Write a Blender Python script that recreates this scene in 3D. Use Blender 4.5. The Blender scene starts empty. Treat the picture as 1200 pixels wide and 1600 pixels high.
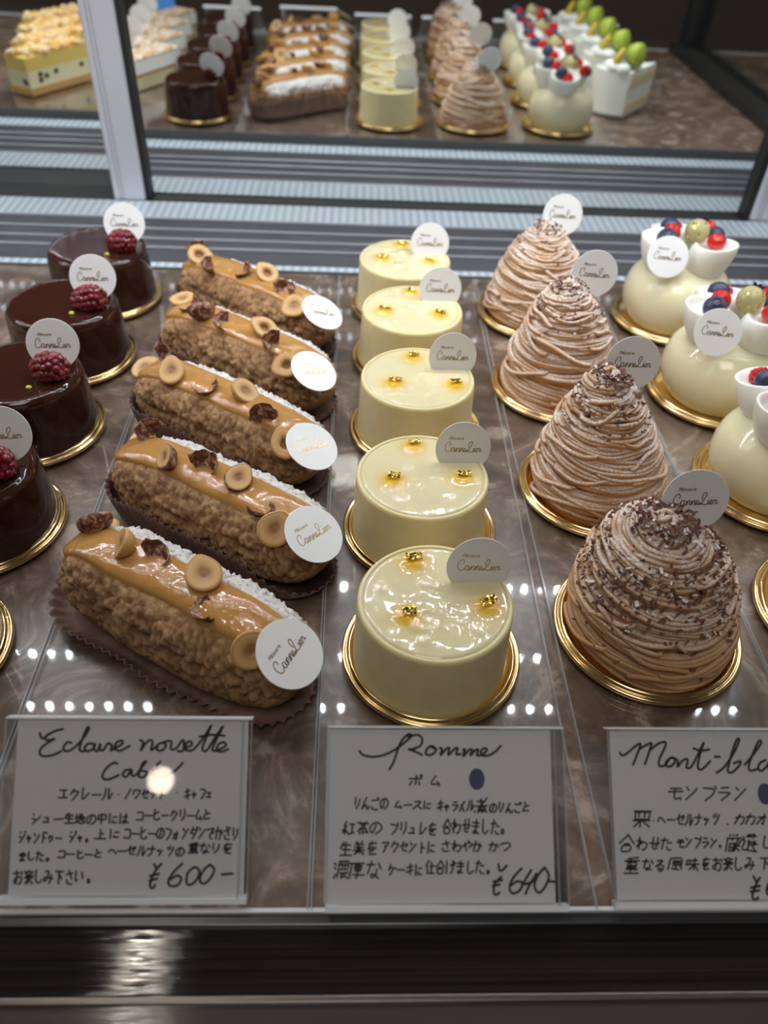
import bpy, bmesh, math, random
from mathutils import Vector, Matrix, noise
R = random.Random(7)
sc = bpy.context.scene
COL = sc.collection
V = Vector

# ------------------------------------------------------------------ camera
FPX = 1222.23
fw = V((0.04247019, 0.73442578, -0.67735888)); rt = V((0.99895056, -0.0195782, 0.04140624)); up = V((-0.01714834, 0.67840656, 0.73448653))
cd = bpy.data.cameras.new('camera'); cam = bpy.data.objects.new('camera', cd); COL.objects.link(cam)
m = Matrix((rt, up, -fw)).transposed().to_4x4(); m.translation = V((0, 0, 0.2626)); cam.matrix_world = m
cd.sensor_fit = 'VERTICAL'; cd.sensor_height = 36.0; cd.sensor_width = 27.0
cd.lens = FPX / 1600 * 36.0
cd.clip_start = 0.01
cd.dof.use_dof = True; cd.dof.focus_distance = 0.335; cd.dof.aperture_fstop = 8.5
sc.camera = cam

# ------------------------------------------------------------------ world, exposure
w = bpy.data.worlds.new('world'); sc.world = w; w.use_nodes = True
bg = w.node_tree.nodes['Background']; bg.inputs[0].default_value = (1.0, 0.97, 0.94, 1); bg.inputs[1].default_value = 0.11
sc.view_settings.view_transform = 'Standard'; sc.view_settings.look = 'None'; sc.view_settings.gamma = 1.0
sc.view_settings.use_curve_mapping = False; sc.view_settings.exposure = 0.0
LED_POWER = 325.0
def area(name, loc, size, power, col, target):
    l = bpy.data.lights.new(name, 'AREA'); l.shape = 'SQUARE'; l.size = size; l.energy = power; l.color = col
    o = bpy.data.objects.new(name, l); COL.objects.link(o); o.location = loc
    o.rotation_euler = (Vector(target) - Vector(loc)).to_track_quat('-Z', 'Y').to_euler()
area('ceiling_fill', (-0.1, -0.55, 1.7), 0.7, 8.0, (1.0, 0.95, 0.9), (0, 0.2, 0))  # added fill light, unseen, brightens the price signs and the shelf front

# ------------------------------------------------------------------ materials
def mat(name, col, rough=0.5, metal=0.0, coat=0.0, trans=0.0, sss=0.0, ior=1.45, spec=0.5, emit=None, sssr=(0.004, 0.003, 0.002)):
    m = bpy.data.materials.new(name); m.use_nodes = True
    b = m.node_tree.nodes['Principled BSDF']; I = b.inputs
    I['Base Color'].default_value = (*col, 1); I['Roughness'].default_value = rough; I['Metallic'].default_value = metal
    I['Coat Weight'].default_value = coat; I['Coat Roughness'].default_value = 0.04; I['IOR'].default_value = ior
    I['Transmission Weight'].default_value = trans; I['Specular IOR Level'].default_value = spec
    if sss: I['Subsurface Weight'].default_value = sss; I['Subsurface Radius'].default_value = sssr; I['Subsurface Scale'].default_value = 1.0
    if emit: I['Emission Color'].default_value = (*emit[0], 1); I['Emission Strength'].default_value = emit[1]
    return m
def N(m, t, **kw):
    n = m.node_tree.nodes.new(t)
    for k, v in kw.items(): setattr(n, k, v)
    return n
def LK(m, a, b): m.node_tree.links.new(a, b)
def bsdf(m): return m.node_tree.nodes['Principled BSDF']
def coords(m, scale=(1, 1, 1), kind='Object', rot=(0, 0, 0)):
    t = N(m, 'ShaderNodeTexCoord'); p = N(m, 'ShaderNodeMapping'); p.inputs['Scale'].default_value = scale; p.inputs['Rotation'].default_value = rot
    LK(m, t.outputs[kind], p.inputs[0]); return p.outputs[0]
def nz(m, scale, detail=4, rough=0.55, dist=0.0, vec=None):
    n = N(m, 'ShaderNodeTexNoise'); n.inputs['Scale'].default_value = scale; n.inputs['Detail'].default_value = detail
    n.inputs['Roughness'].default_value = rough; n.inputs['Distortion'].default_value = dist
    LK(m, vec if vec else coords(m), n.inputs['Vector']); return n.outputs['Fac']
def ramp(m, fac, stops):
    r = N(m, 'ShaderNodeValToRGB'); e = r.color_ramp.elements
    e[0].position, e[0].color = stops[0][0], (*stops[0][1], 1); e[1].position, e[1].color = stops[-1][0], (*stops[-1][1], 1)
    for p, c in stops[1:-1]:
        x = e.new(p); x.color = (*c, 1)
    LK(m, fac, r.inputs[0]); return r.outputs[0]
def mixc(m, fac, a, b):
    x = N(m, 'ShaderNodeMix', data_type='RGBA')
    if isinstance(fac, (int, float)): x.inputs[0].default_value = fac
    else: LK(m, fac, x.inputs[0])
    for i, v in ((6, a), (7, b)):
        if isinstance(v, tuple): x.inputs[i].default_value = (*v, 1)
        else: LK(m, v, x.inputs[i])
    return x.outputs[2]
def math_(m, op, a, b=None, clamp=False):
    x = N(m, 'ShaderNodeMath', operation=op); x.use_clamp = clamp
    for i, v in ((0, a), (1, b)):
        if v is None: continue
        if isinstance(v, (int, float)): x.inputs[i].default_value = v
        else: LK(m, v, x.inputs[i])
    return x.outputs[0]
def bump(m, h, strength=0.3, dist=0.001):
    b = N(m, 'ShaderNodeBump'); b.inputs['Strength'].default_value = strength; b.inputs['Distance'].default_value = dist
    LK(m, h, b.inputs['Height']); LK(m, b.outputs[0], bsdf(m).inputs['Normal'])
def base(m, out): LK(m, out, bsdf(m).inputs['Base Color'])
def attr(m, name):
    a = N(m, 'ShaderNodeAttribute'); a.attribute_name = name; return a.outputs['Fac']

def thin_clear(name, tint=(0.97, 0.98, 0.98), gloss_rough=0.02, haze=0.0, gain=1.0):
    """thin clear acrylic or glass: straight-through light plus a Fresnel reflection"""
    m = bpy.data.materials.new(name); m.use_nodes = True; nt = m.node_tree; nt.nodes.remove(nt.nodes['Principled BSDF'])
    out = nt.nodes['Material Output']
    t = N(m, 'ShaderNodeBsdfTransparent'); t.inputs[0].default_value = (*tint, 1)
    g = N(m, 'ShaderNodeBsdfGlossy'); g.inputs['Roughness'].default_value = gloss_rough; g.inputs[0].default_value = (gain, gain, gain, 1)
    lw = N(m, 'ShaderNodeLayerWeight'); lw.inputs[0].default_value = 0.5        # Schlick Fresnel, the same from both sides of the sheet
    fr = math_(m, 'ADD', math_(m, 'MULTIPLY', math_(m, 'POWER', lw.outputs['Facing'], 5.0), 0.96), 0.04)
    mx = N(m, 'ShaderNodeMixShader'); LK(m, fr, mx.inputs[0]); LK(m, t.outputs[0], mx.inputs[1]); LK(m, g.outputs[0], mx.inputs[2])
    last = mx.outputs[0]
    if haze:
        g2 = N(m, 'ShaderNodeBsdfGlossy'); g2.inputs['Roughness'].default_value = 0.32
        mx2 = N(m, 'ShaderNodeMixShader'); mx2.inputs[0].default_value = haze
        LK(m, last, mx2.inputs[1]); LK(m, g2.outputs[0], mx2.inputs[2]); last = mx2.outputs[0]
    LK(m, last, out.inputs[0]); return m

M = {}
# brown marble
m = M['marble'] = mat('brown_marble', (0.2, 0.15, 0.12), 0.35, coat=0.15)
c = coords(m); n1 = nz(m, 9, 8, 0.62, 1.6, c); n2 = nz(m, 22, 8, 0.66, 2.6, c); n3 = nz(m, 75, 6, 0.6, 0.8, c)
c1 = ramp(m, n1, [(0.30, (0.075, 0.045, 0.031)), (0.5, (0.17, 0.112, 0.082)), (0.70, (0.31, 0.225, 0.172))])
c2 = ramp(m, n2, [(0.38, (0.062, 0.036, 0.025)), (0.49, (0.155, 0.102, 0.074)), (0.56, (0.26, 0.185, 0.14)), (0.64, (0.60, 0.49, 0.40))])
c3 = mixc(m, 0.55, c1, c2); v3 = ramp(m, n3, [(0.62, (0, 0, 0)), (0.72, (1, 1, 1))])
base(m, mixc(m, math_(m, 'MULTIPLY', v3, 0.25), c3, (0.40, 0.32, 0.27)))
M['acrylic'] = thin_clear('clear_acrylic', (0.985, 0.985, 0.985), 0.035, haze=0.02)
M['sign_clear'] = thin_clear('clear_sign_acrylic', (0.97, 0.975, 0.98), 0.02)
M['glass'] = thin_clear('clear_glass', (0.9, 0.93, 0.92), 0.0)
m = M['acrylic_edge'] = mat('acrylic_edge', (0.55, 0.57, 0.58), 0.12, spec=0.8); bsdf(m).inputs['Alpha'].default_value = 0.38
m = M['sign_edge'] = mat('sign_edge', (0.92, 0.93, 0.94), 0.1, spec=0.8); bsdf(m).inputs['Alpha'].default_value = 0.9  # near-white colour paints the bright highlight along the clear acrylic edges
M['mirror'] = mat('mirror', (0.86, 0.88, 0.87), 0.0, metal=1.0)
M['alu'] = mat('brushed_aluminium', (0.66, 0.67, 0.73), 0.36, metal=0.4)
M['alu_dark'] = mat('groove_aluminium', (0.28, 0.29, 0.32), 0.4, metal=0.7)
M['black'] = mat('black_rubber', (0.012, 0.012, 0.013), 0.5)
m = M['strip'] = mat('satin_strip_led_bands', (0.72, 0.80, 0.87), 0.25, metal=0.2)
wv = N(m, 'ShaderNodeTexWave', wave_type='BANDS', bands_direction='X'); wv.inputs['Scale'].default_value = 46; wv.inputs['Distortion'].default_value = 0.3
LK(m, coords(m), wv.inputs['Vector']); bump(m, wv.outputs['Fac'], 0.6, 0.0008); base(m, ramp(m, wv.outputs['Fac'], [(0.15, (0.50, 0.57, 0.64)), (0.75, (0.69, 0.78, 0.86))]))  # pale and darker bands paint blurred LED reflections into the strip colour
m = M['greyplastic'] = mat('grey_rear_floor', (0.085, 0.086, 0.1), 0.38, metal=0.3)
M['rib'] = mat('pale_rib', (0.50, 0.51, 0.56), 0.3, metal=0.5)
M['edge_grey'] = mat('grey_shelf_edge', (0.10, 0.105, 0.105), 0.45)
M['track'] = mat('dark_track', (0.02, 0.021, 0.023), 0.4)
M['white_edge'] = mat('white_front_edge', (0.78, 0.80, 0.82), 0.25)
M['front_grey'] = mat('grey_front_rail', (0.075, 0.075, 0.078), 0.3, metal=0.5)
m = M['front_black'] = mat('polished_black_panel', (0.012, 0.010, 0.009), 0.05, spec=0.5)
c = coords(m, (0.4, 90, 1)); bump(m, nz(m, 6, 4, 0.65, 0, c), 0.22, 0.0008); base(m, ramp(m, nz(m, 9, 4, 0.6, 0, c), [(0.3, (0.007, 0.006, 0.006)), (0.7, (0.024, 0.019, 0.016))]))
m = M['front_brown'] = mat('dark_brown_ledge', (0.065, 0.054, 0.046), 0.10)
bump(m, nz(m, 6, 4, 0.65, 0, coords(m, (0.4, 90, 1))), 0.22, 0.0008)
M['front_strip'] = mat('dull_metal_strip', (0.16, 0.14, 0.125), 0.3, metal=0.6)
M['side_black'] = mat('black_side_frame', (0.022, 0.022, 0.021), 0.4)
M['ceil'] = mat('dim_ceiling', (0.35, 0.33, 0.31), 0.8)
M['floor'] = mat('dark_shop_floor', (0.20, 0.16, 0.13), 0.5)
M['wall'] = mat('dark_wood_wall', (0.20, 0.15, 0.12), 0.5)
for k_, f_ in (('led_front', 0.36), ('led_mid', 0.6), ('led_rear', 1.95)): M[k_] = mat(k_ + '_diode', (1, 1, 1), 0.5, emit=((0.90, 0.955, 1.0), LED_POWER * f_))
M['lamp'] = mat('warm_lamp_bulb', (1, 1, 1), 0.5, emit=((1.0, 0.84, 0.66), 14.0)); M['spot'] = mat('bright_lamp_bulb', (1, 1, 1), 0.5, emit=((1.0, 0.90, 0.78), 520.0))
M['gold'] = mat('gold_card', (0.86, 0.64, 0.31), 0.17, metal=1.0)
M['leaf'] = mat('gold_leaf', (0.95, 0.72, 0.22), 0.14, metal=1.0)
M['foil'] = mat('gold_foil_print', (0.55, 0.42, 0.20), 0.32, metal=0.9)
M['tag'] = mat('white_tag_card', (0.86, 0.86, 0.85), 0.45)
M['card'] = mat('white_price_card', (0.72, 0.71, 0.70), 0.55)
M['ink'] = mat('dark_pen_ink', (0.035, 0.034, 0.045), 0.6)
M['dot'] = mat('navy_dot', (0.085, 0.09, 0.17), 0.6)
M['bluecard'] = mat('blue_card', (0.10, 0.32, 0.85), 0.5)
# chocolate cake
m = M['choc'] = mat('chocolate_glaze', (0.034, 0.0105, 0.0065), 0.07, coat=0.2, spec=0.5)
M['rasp'] = mat('glazed_raspberry', (0.16, 0.004, 0.009), 0.08, coat=0.6, sss=0.3, sssr=(0.003, 0.0005, 0.0005))
M['pist'] = mat('pistachio', (0.55, 0.55, 0.05), 0.6)
# eclair
m = M['choux'] = mat('choux_crust', (0.30, 0.15, 0.07), 0.75)
c = coords(m); n1 = nz(m, 420, 6, 0.75, 0.2, c); n2 = nz(m, 90, 6, 0.65, 0.3, c)
cc = ramp(m, n2, [(0.32, (0.31, 0.155, 0.064)), (0.52, (0.50, 0.285, 0.13)), (0.70, (0.64, 0.40, 0.205))])
cc = mixc(m, math_(m, 'MULTIPLY', attr(m, 'crack'), 0.7, True), cc, (0.15, 0.062, 0.024))  # shade inside cracks and crumb crevices painted into the crust colour
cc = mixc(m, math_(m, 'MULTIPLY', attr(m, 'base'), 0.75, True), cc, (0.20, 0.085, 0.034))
pw = math_(m, 'MULTIPLY', attr(m, 'powder'), math_(m, 'ADD', ramp(m, nz(m, 420, 5, 0.7, 0, c), [(0.40, (0.1, 0.1, 0.1)), (0.52, (1, 1, 1))]), 0.25), True)
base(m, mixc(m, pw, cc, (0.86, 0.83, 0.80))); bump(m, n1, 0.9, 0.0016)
m = M['caramel'] = mat('coffee_fondant', (0.44, 0.222, 0.064), 0.10, coat=0.4, sss=0.15, sssr=(0.003, 0.0015, 0.0006))
bump(m, nz(m, 85, 3, 0.45, 0.5), 0.75, 0.0018)
M['nut'] = mat('hazelnut_flesh', (0.55, 0.31, 0.10), 0.42, sss=0.15)
m = M['nutcut'] = mat('hazelnut_cut', (0.80, 0.58, 0.30), 0.4, sss=0.15)
cc = ramp(m, attr(m, 'rad'), [(0.0, (0.26, 0.11, 0.04)), (0.28, (0.38, 0.19, 0.075)), (0.62, (0.60, 0.36, 0.15)), (0.88, (0.66, 0.41, 0.18)), (1.0, (0.42, 0.21, 0.07))])
base(m, cc)
m = M['skin'] = mat('hazelnut_skin', (0.12, 0.035, 0.018), 0.4)
base(m, ramp(m, nz(m, 300, 4, 0.6, 1.0), [(0.35, (0.08, 0.018, 0.009)), (0.50, (0.19, 0.065, 0.035)), (0.64, (0.52, 0.34, 0.24))]))
m = M['paper'] = mat('brown_pleated_paper', (0.115, 0.062, 0.05), 0.6)
base(m, ramp(m, nz(m, 90, 4, 0.6), [(0.3, (0.135, 0.074, 0.060)), (0.7, (0.24, 0.145, 0.118))]))
# apple mousse
m = M['mousse'] = mat('pale_yellow_mousse', (0.74, 0.63, 0.35), 0.36, sss=0.35, sssr=(0.006, 0.005, 0.002))
base(m, ramp(m, nz(m, 160, 4, 0.6), [(0.3, (0.72, 0.61, 0.33)), (0.7, (0.77, 0.665, 0.385))]))
m = M['jelly'] = mat('clear_jelly_top', (0.83, 0.75, 0.44), 0.05, coat=0.7, sss=0.25, sssr=(0.005, 0.004, 0.0015))
base(m, mixc(m, attr(m, 'amber'), (0.74, 0.655, 0.41), (0.74, 0.44, 0.02)))
# chestnut cream
def chestnut(name, lo, hi, amount):
    m = mat(name, (0.5, 0.3, 0.16), 0.55, sss=0.15, sssr=(0.004, 0.0025, 0.0015))
    c = coords(m); g = N(m, 'ShaderNodeNewGeometry'); sx = N(m, 'ShaderNodeSeparateXYZ'); LK(m, g.outputs['Normal'], sx.inputs[0])
    upf = ramp(m, sx.outputs[2], [(0.15, (0, 0, 0)), (0.70, (1, 1, 1))])
    gr = ramp(m, nz(m, 1000, 4, 0.75, 0, c), [(0.40, (0.1, 0.1, 0.1)), (0.58, (1, 1, 1))])
    big = ramp(m, nz(m, 55, 3, 0.6, 0, c), [(0.36, (0.2, 0.2, 0.2)), (0.54, (1, 1, 1))])
    f = math_(m, 'MULTIPLY', math_(m, 'MULTIPLY', math_(m, 'MULTIPLY', upf, gr), big), math_(m, 'MULTIPLY', attr(m, 'dust'), amount), True)
    cc = ramp(m, nz(m, 45, 3, 0.5, 0, c), [(0.3, lo), (0.7, hi)])
    base(m, mixc(m, f, cc, (0.86, 0.80, 0.78))); return m
M['chestnut'] = chestnut('chestnut_cream', (0.46, 0.225, 0.088), (0.63, 0.36, 0.17), 0.95)
M['shaving'] = mat('chocolate_shavings', (0.17, 0.07, 0.045), 0.5)
M['snow'] = mat('powdered_sugar', (0.86, 0.82, 0.80), 0.8)
# ivory dome
M['ivory'] = mat('ivory_mirror_glaze', (0.80, 0.745, 0.51), 0.09, coat=0.5, sss=0.4, sssr=(0.006, 0.005, 0.003))
M['white'] = mat('white_cream_petal', (0.86, 0.85, 0.79), 0.28, sss=0.3, sssr=(0.004, 0.004, 0.003))
M['red'] = mat('red_currant', (0.55, 0.012, 0.008), 0.07, coat=0.5, sss=0.2, sssr=(0.003, 0.0004, 0.0004))
M['blue'] = mat('blueberry', (0.035, 0.042, 0.085), 0.38)
M['calyx'] = mat('berry_crown', (0.012, 0.014, 0.035), 0.5)
m = M['gooseberry'] = mat('translucent_white_currant', (0.72, 0.68, 0.34), 0.03, trans=0.5, ior=1.38, coat=0.4)
# slices seen in the mirror
M['cream'] = mat('whipped_cream', (0.85, 0.85, 0.79), 0.55, sss=0.2)
M['sponge'] = mat('yellow_sponge', (0.76, 0.62, 0.36), 0.8)
M['grape'] = mat('green_grape', (0.42, 0.52, 0.075), 0.12, sss=0.3, sssr=(0.003, 0.004, 0.001))
M['yellowfruit'] = mat('yellow_fruit', (0.66, 0.50, 0.06), 0.25, sss=0.2)
M['stem'] = mat('green_stem', (0.22, 0.24, 0.04), 0.6)
M['film'] = thin_clear('clear_film', (0.9, 0.9, 0.92), 0.1, haze=0.08)
m = M['custard'] = mat('baked_custard', (0.74, 0.53, 0.14), 0.45)
m = M['custard_low'] = mat('pale_custard', (0.74, 0.68, 0.42), 0.5)
M['crumb'] = mat('golden_crumble', (0.75, 0.44, 0.13), 0.7)
M['sugarcrumb'] = mat('sugared_crumble', (0.80, 0.62, 0.36), 0.7)
M['raisin'] = mat('dark_raisin', (0.05, 0.025, 0.03), 0.4)
M['tart'] = mat('tart_crust', (0.52, 0.29, 0.09), 0.7)
m = M['tiratop'] = mat('cocoa_dusted_cream', (0.75, 0.6, 0.45), 0.7)
base(m, ramp(m, nz(m, 130, 3, 0.6), [(0.40, (0.82, 0.76, 0.66)), (0.52, (0.60, 0.40, 0.22)), (0.66, (0.42, 0.22, 0.10))]))
M['caramel_layer'] = mat('brown_layer', (0.36, 0.15, 0.05), 0.6)
M['silver_foil'] = mat('silver_board', (0.75, 0.75, 0.74), 0.25, metal=1.0)
M['palesponge'] = mat('pale_layered_sponge', (0.62, 0.54, 0.34), 0.75)

# ------------------------------------------------------------------ object helpers
def mk(name, verts, faces, material, parent=None, smooth=True, attrs=None, label=None):
    me = bpy.data.meshes.new(name); me.from_pydata([tuple(v) for v in verts], [], faces); me.materials.append(M[material])
    if smooth: me.polygons.foreach_set('use_smooth', [True] * len(me.polygons))
    for k, vals in (attrs or {}).items():
        a = me.attributes.new(k, 'FLOAT', 'POINT'); a.data.foreach_set('value', vals)
    me.update(); o = bpy.data.objects.new(name, me); COL.objects.link(o)
    if parent: o.parent = parent
    if label: o['label'] = label
    return o
def thing(name, label, cat, loc=(0, 0, 0), rz=0.0, group=None):
    o = bpy.data.objects.new(name, None); COL.objects.link(o); o.empty_display_size = 0.02
    o.location = loc; o.rotation_euler = (0, 0, rz); return tag_(o, label, cat, group)
def tag_(o, label, cat, group=None):
    o['label'] = label; o['category'] = cat
    if group: o['group'] = group
    return o
def struct(o): o['kind'] = 'structure'; return o
def box(x0, x1, y0, y1, z0, z1):
    v = [(x, y, z) for z in (z0, z1) for y in (y0, y1) for x in (x0, x1)]
    return v, [(0, 2, 3, 1), (4, 5, 7, 6), (0, 1, 5, 4), (2, 6, 7, 3), (0, 4, 6, 2), (1, 3, 7, 5)]
class MB:
    def __init__(s): s.v = []; s.f = []; s.a = {}
    def add(s, vf, mtx=None):
        v, f = vf; k = len(s.v)
        s.v += [mtx @ V(p) for p in v] if mtx else [V(p) for p in v]; s.f += [tuple(i + k for i in q) for q in f]
    def mk(s, name, material, parent=None, smooth=True, **kw): return mk(name, s.v, s.f, material, parent, smooth, **kw)
def bevel(o, w=0.0006, seg=2):
    b = o.modifiers.new('bevel', 'BEVEL'); b.width = w; b.segments = seg; b.limit_method = 'ANGLE'; return o
def lathe(prof, n=64, closed=False):
    """profile of (r, z) bottom to top or any order; r<1e-6 collapses to a pole"""
    v = []; f = []; rings = []
    for r, z in prof:
        if r < 1e-6: rings.append([len(v)]); v.append((0, 0, z))
        else:
            rings.append(list(range(len(v), len(v) + n)))
            v += [(r * math.cos(2 * math.pi * i / n), r * math.sin(2 * math.pi * i / n), z) for i in range(n)]
    for a, b in zip(rings, rings[1:]):
        for i in range(n):
            j = (i + 1) % n
            if len(a) == 1 and len(b) > 1: f.append((a[0], b[j], b[i]))
            elif len(b) == 1 and len(a) > 1: f.append((a[i], a[j], b[0]))
            elif len(a) > 1: f.append((a[i], a[j], b[j], b[i]))
    return v, f
def smooth_prof(pts, sub=5):
    out = []
    P = [pts[0]] + list(pts) + [pts[-1]]
    for i in range(1, len(P) - 2):
        p0, p1, p2, p3 = P[i - 1:i + 3]
        for k in range(sub):
            t = k / sub
            out.append(tuple(0.5 * ((2 * b) + (c - a) * t + (2 * a - 5 * b + 4 * c - d) * t * t + (-a + 3 * b - 3 * c + d) * t ** 3) for a, b, c, d in zip(p0, p1, p2, p3)))
    out.append(tuple(pts[-1])); return out
def tube(pts, r, n=6, caps=True):
    v = []; f = []; k = len(pts); rr = r if isinstance(r, (list, tuple)) else [r] * k
    up_ = V((0, 0, 1))
    for i, p in enumerate(pts):
        t = (V(pts[min(i + 1, k - 1)]) - V(pts[max(i - 1, 0)])).normalized()
        a = t.cross(up_)
        if a.length < 1e-4: a = t.cross(V((1, 0, 0)))
        a.normalize(); b = a.cross(t)
        for j in range(n):
            q = 2 * math.pi * j / n; v.append(V(p) + rr[i] * (math.cos(q) * a + math.sin(q) * b))
    for i in range(k - 1):
        for j in range(n):
            j2 = (j + 1) % n; f.append((i * n + j, i * n + j2, (i + 1) * n + j2, (i + 1) * n + j))
    if caps: f.append(tuple(range(n - 1, -1, -1))); f.append(tuple(range((k - 1) * n, k * n)))
    return v, f
def ball(rx, ry=None, rz=None, n=20, k=12):
    ry = ry or rx; rz = rz or rx
    v, f = lathe([(math.sin(math.pi * i / k), -math.cos(math.pi * i / k)) if 0 < i < k else (0, -1 if i == 0 else 1) for i in range(k + 1)], n)
    return [(x * rx, y * ry, z * rz) for x, y, z in v], f
def basis(xd, yd, zd, o): 
    q = Matrix((xd, yd, zd)).transposed().to_4x4(); q.translation = V(o); return q
def frame_n(n, o=(0, 0, 0), xhint=(1, 0, 0)):
    n = V(n).normalized(); x = V(xhint); x = (x - n * x.dot(n)).normalized(); return basis(x, n.cross(x), n, o)
def rot(rx=0, ry=0, rz=0, o=(0, 0, 0)):
    from mathutils import Euler
    q = Euler((rx, ry, rz)).to_matrix().to_4x4(); q.translation = V(o); return q
def ribbon(strokes, width, z=0.0):
    """flat pen strokes (each a list of (x, y)) as thin rounded ribbons"""
    v = []; f = []
    for st in strokes:
        P = smooth_prof(st, 4) if len(st) > 2 else list(st)
        if len(P) == 1: P = [P[0], (P[0][0] + width * 0.3, P[0][1])]
        k = len(v); h = width / 2; L_ = []
        for i, p in enumerate(P):
            a = P[max(i - 1, 0)]; b = P[min(i + 1, len(P) - 1)]; dx, dy = b[0] - a[0], b[1] - a[1]; l = math.hypot(dx, dy) or 1
            L_.append((p[0], p[1], -dy / l, dx / l, dx / l, dy / l))
        # round-ish ends
        a = L_[0]; b = L_[-1]
        L2 = [(a[0] - a[4] * h * .7, a[1] - a[5] * h * .7, a[2] * .5, a[3] * .5)] + [q[:4] for q in L_] + [(b[0] + b[4] * h * .7, b[1] + b[5] * h * .7, b[2] * .5, b[3] * .5)]
        for x, y, nx, ny in L2: v += [(x + nx * h, y + ny * h, z), (x - nx * h, y - ny * h, z)]
        for i in range(len(L2) - 1): q = k + 2 * i; f.append((q, q + 1, q + 3, q + 2))
    return v, f
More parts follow.
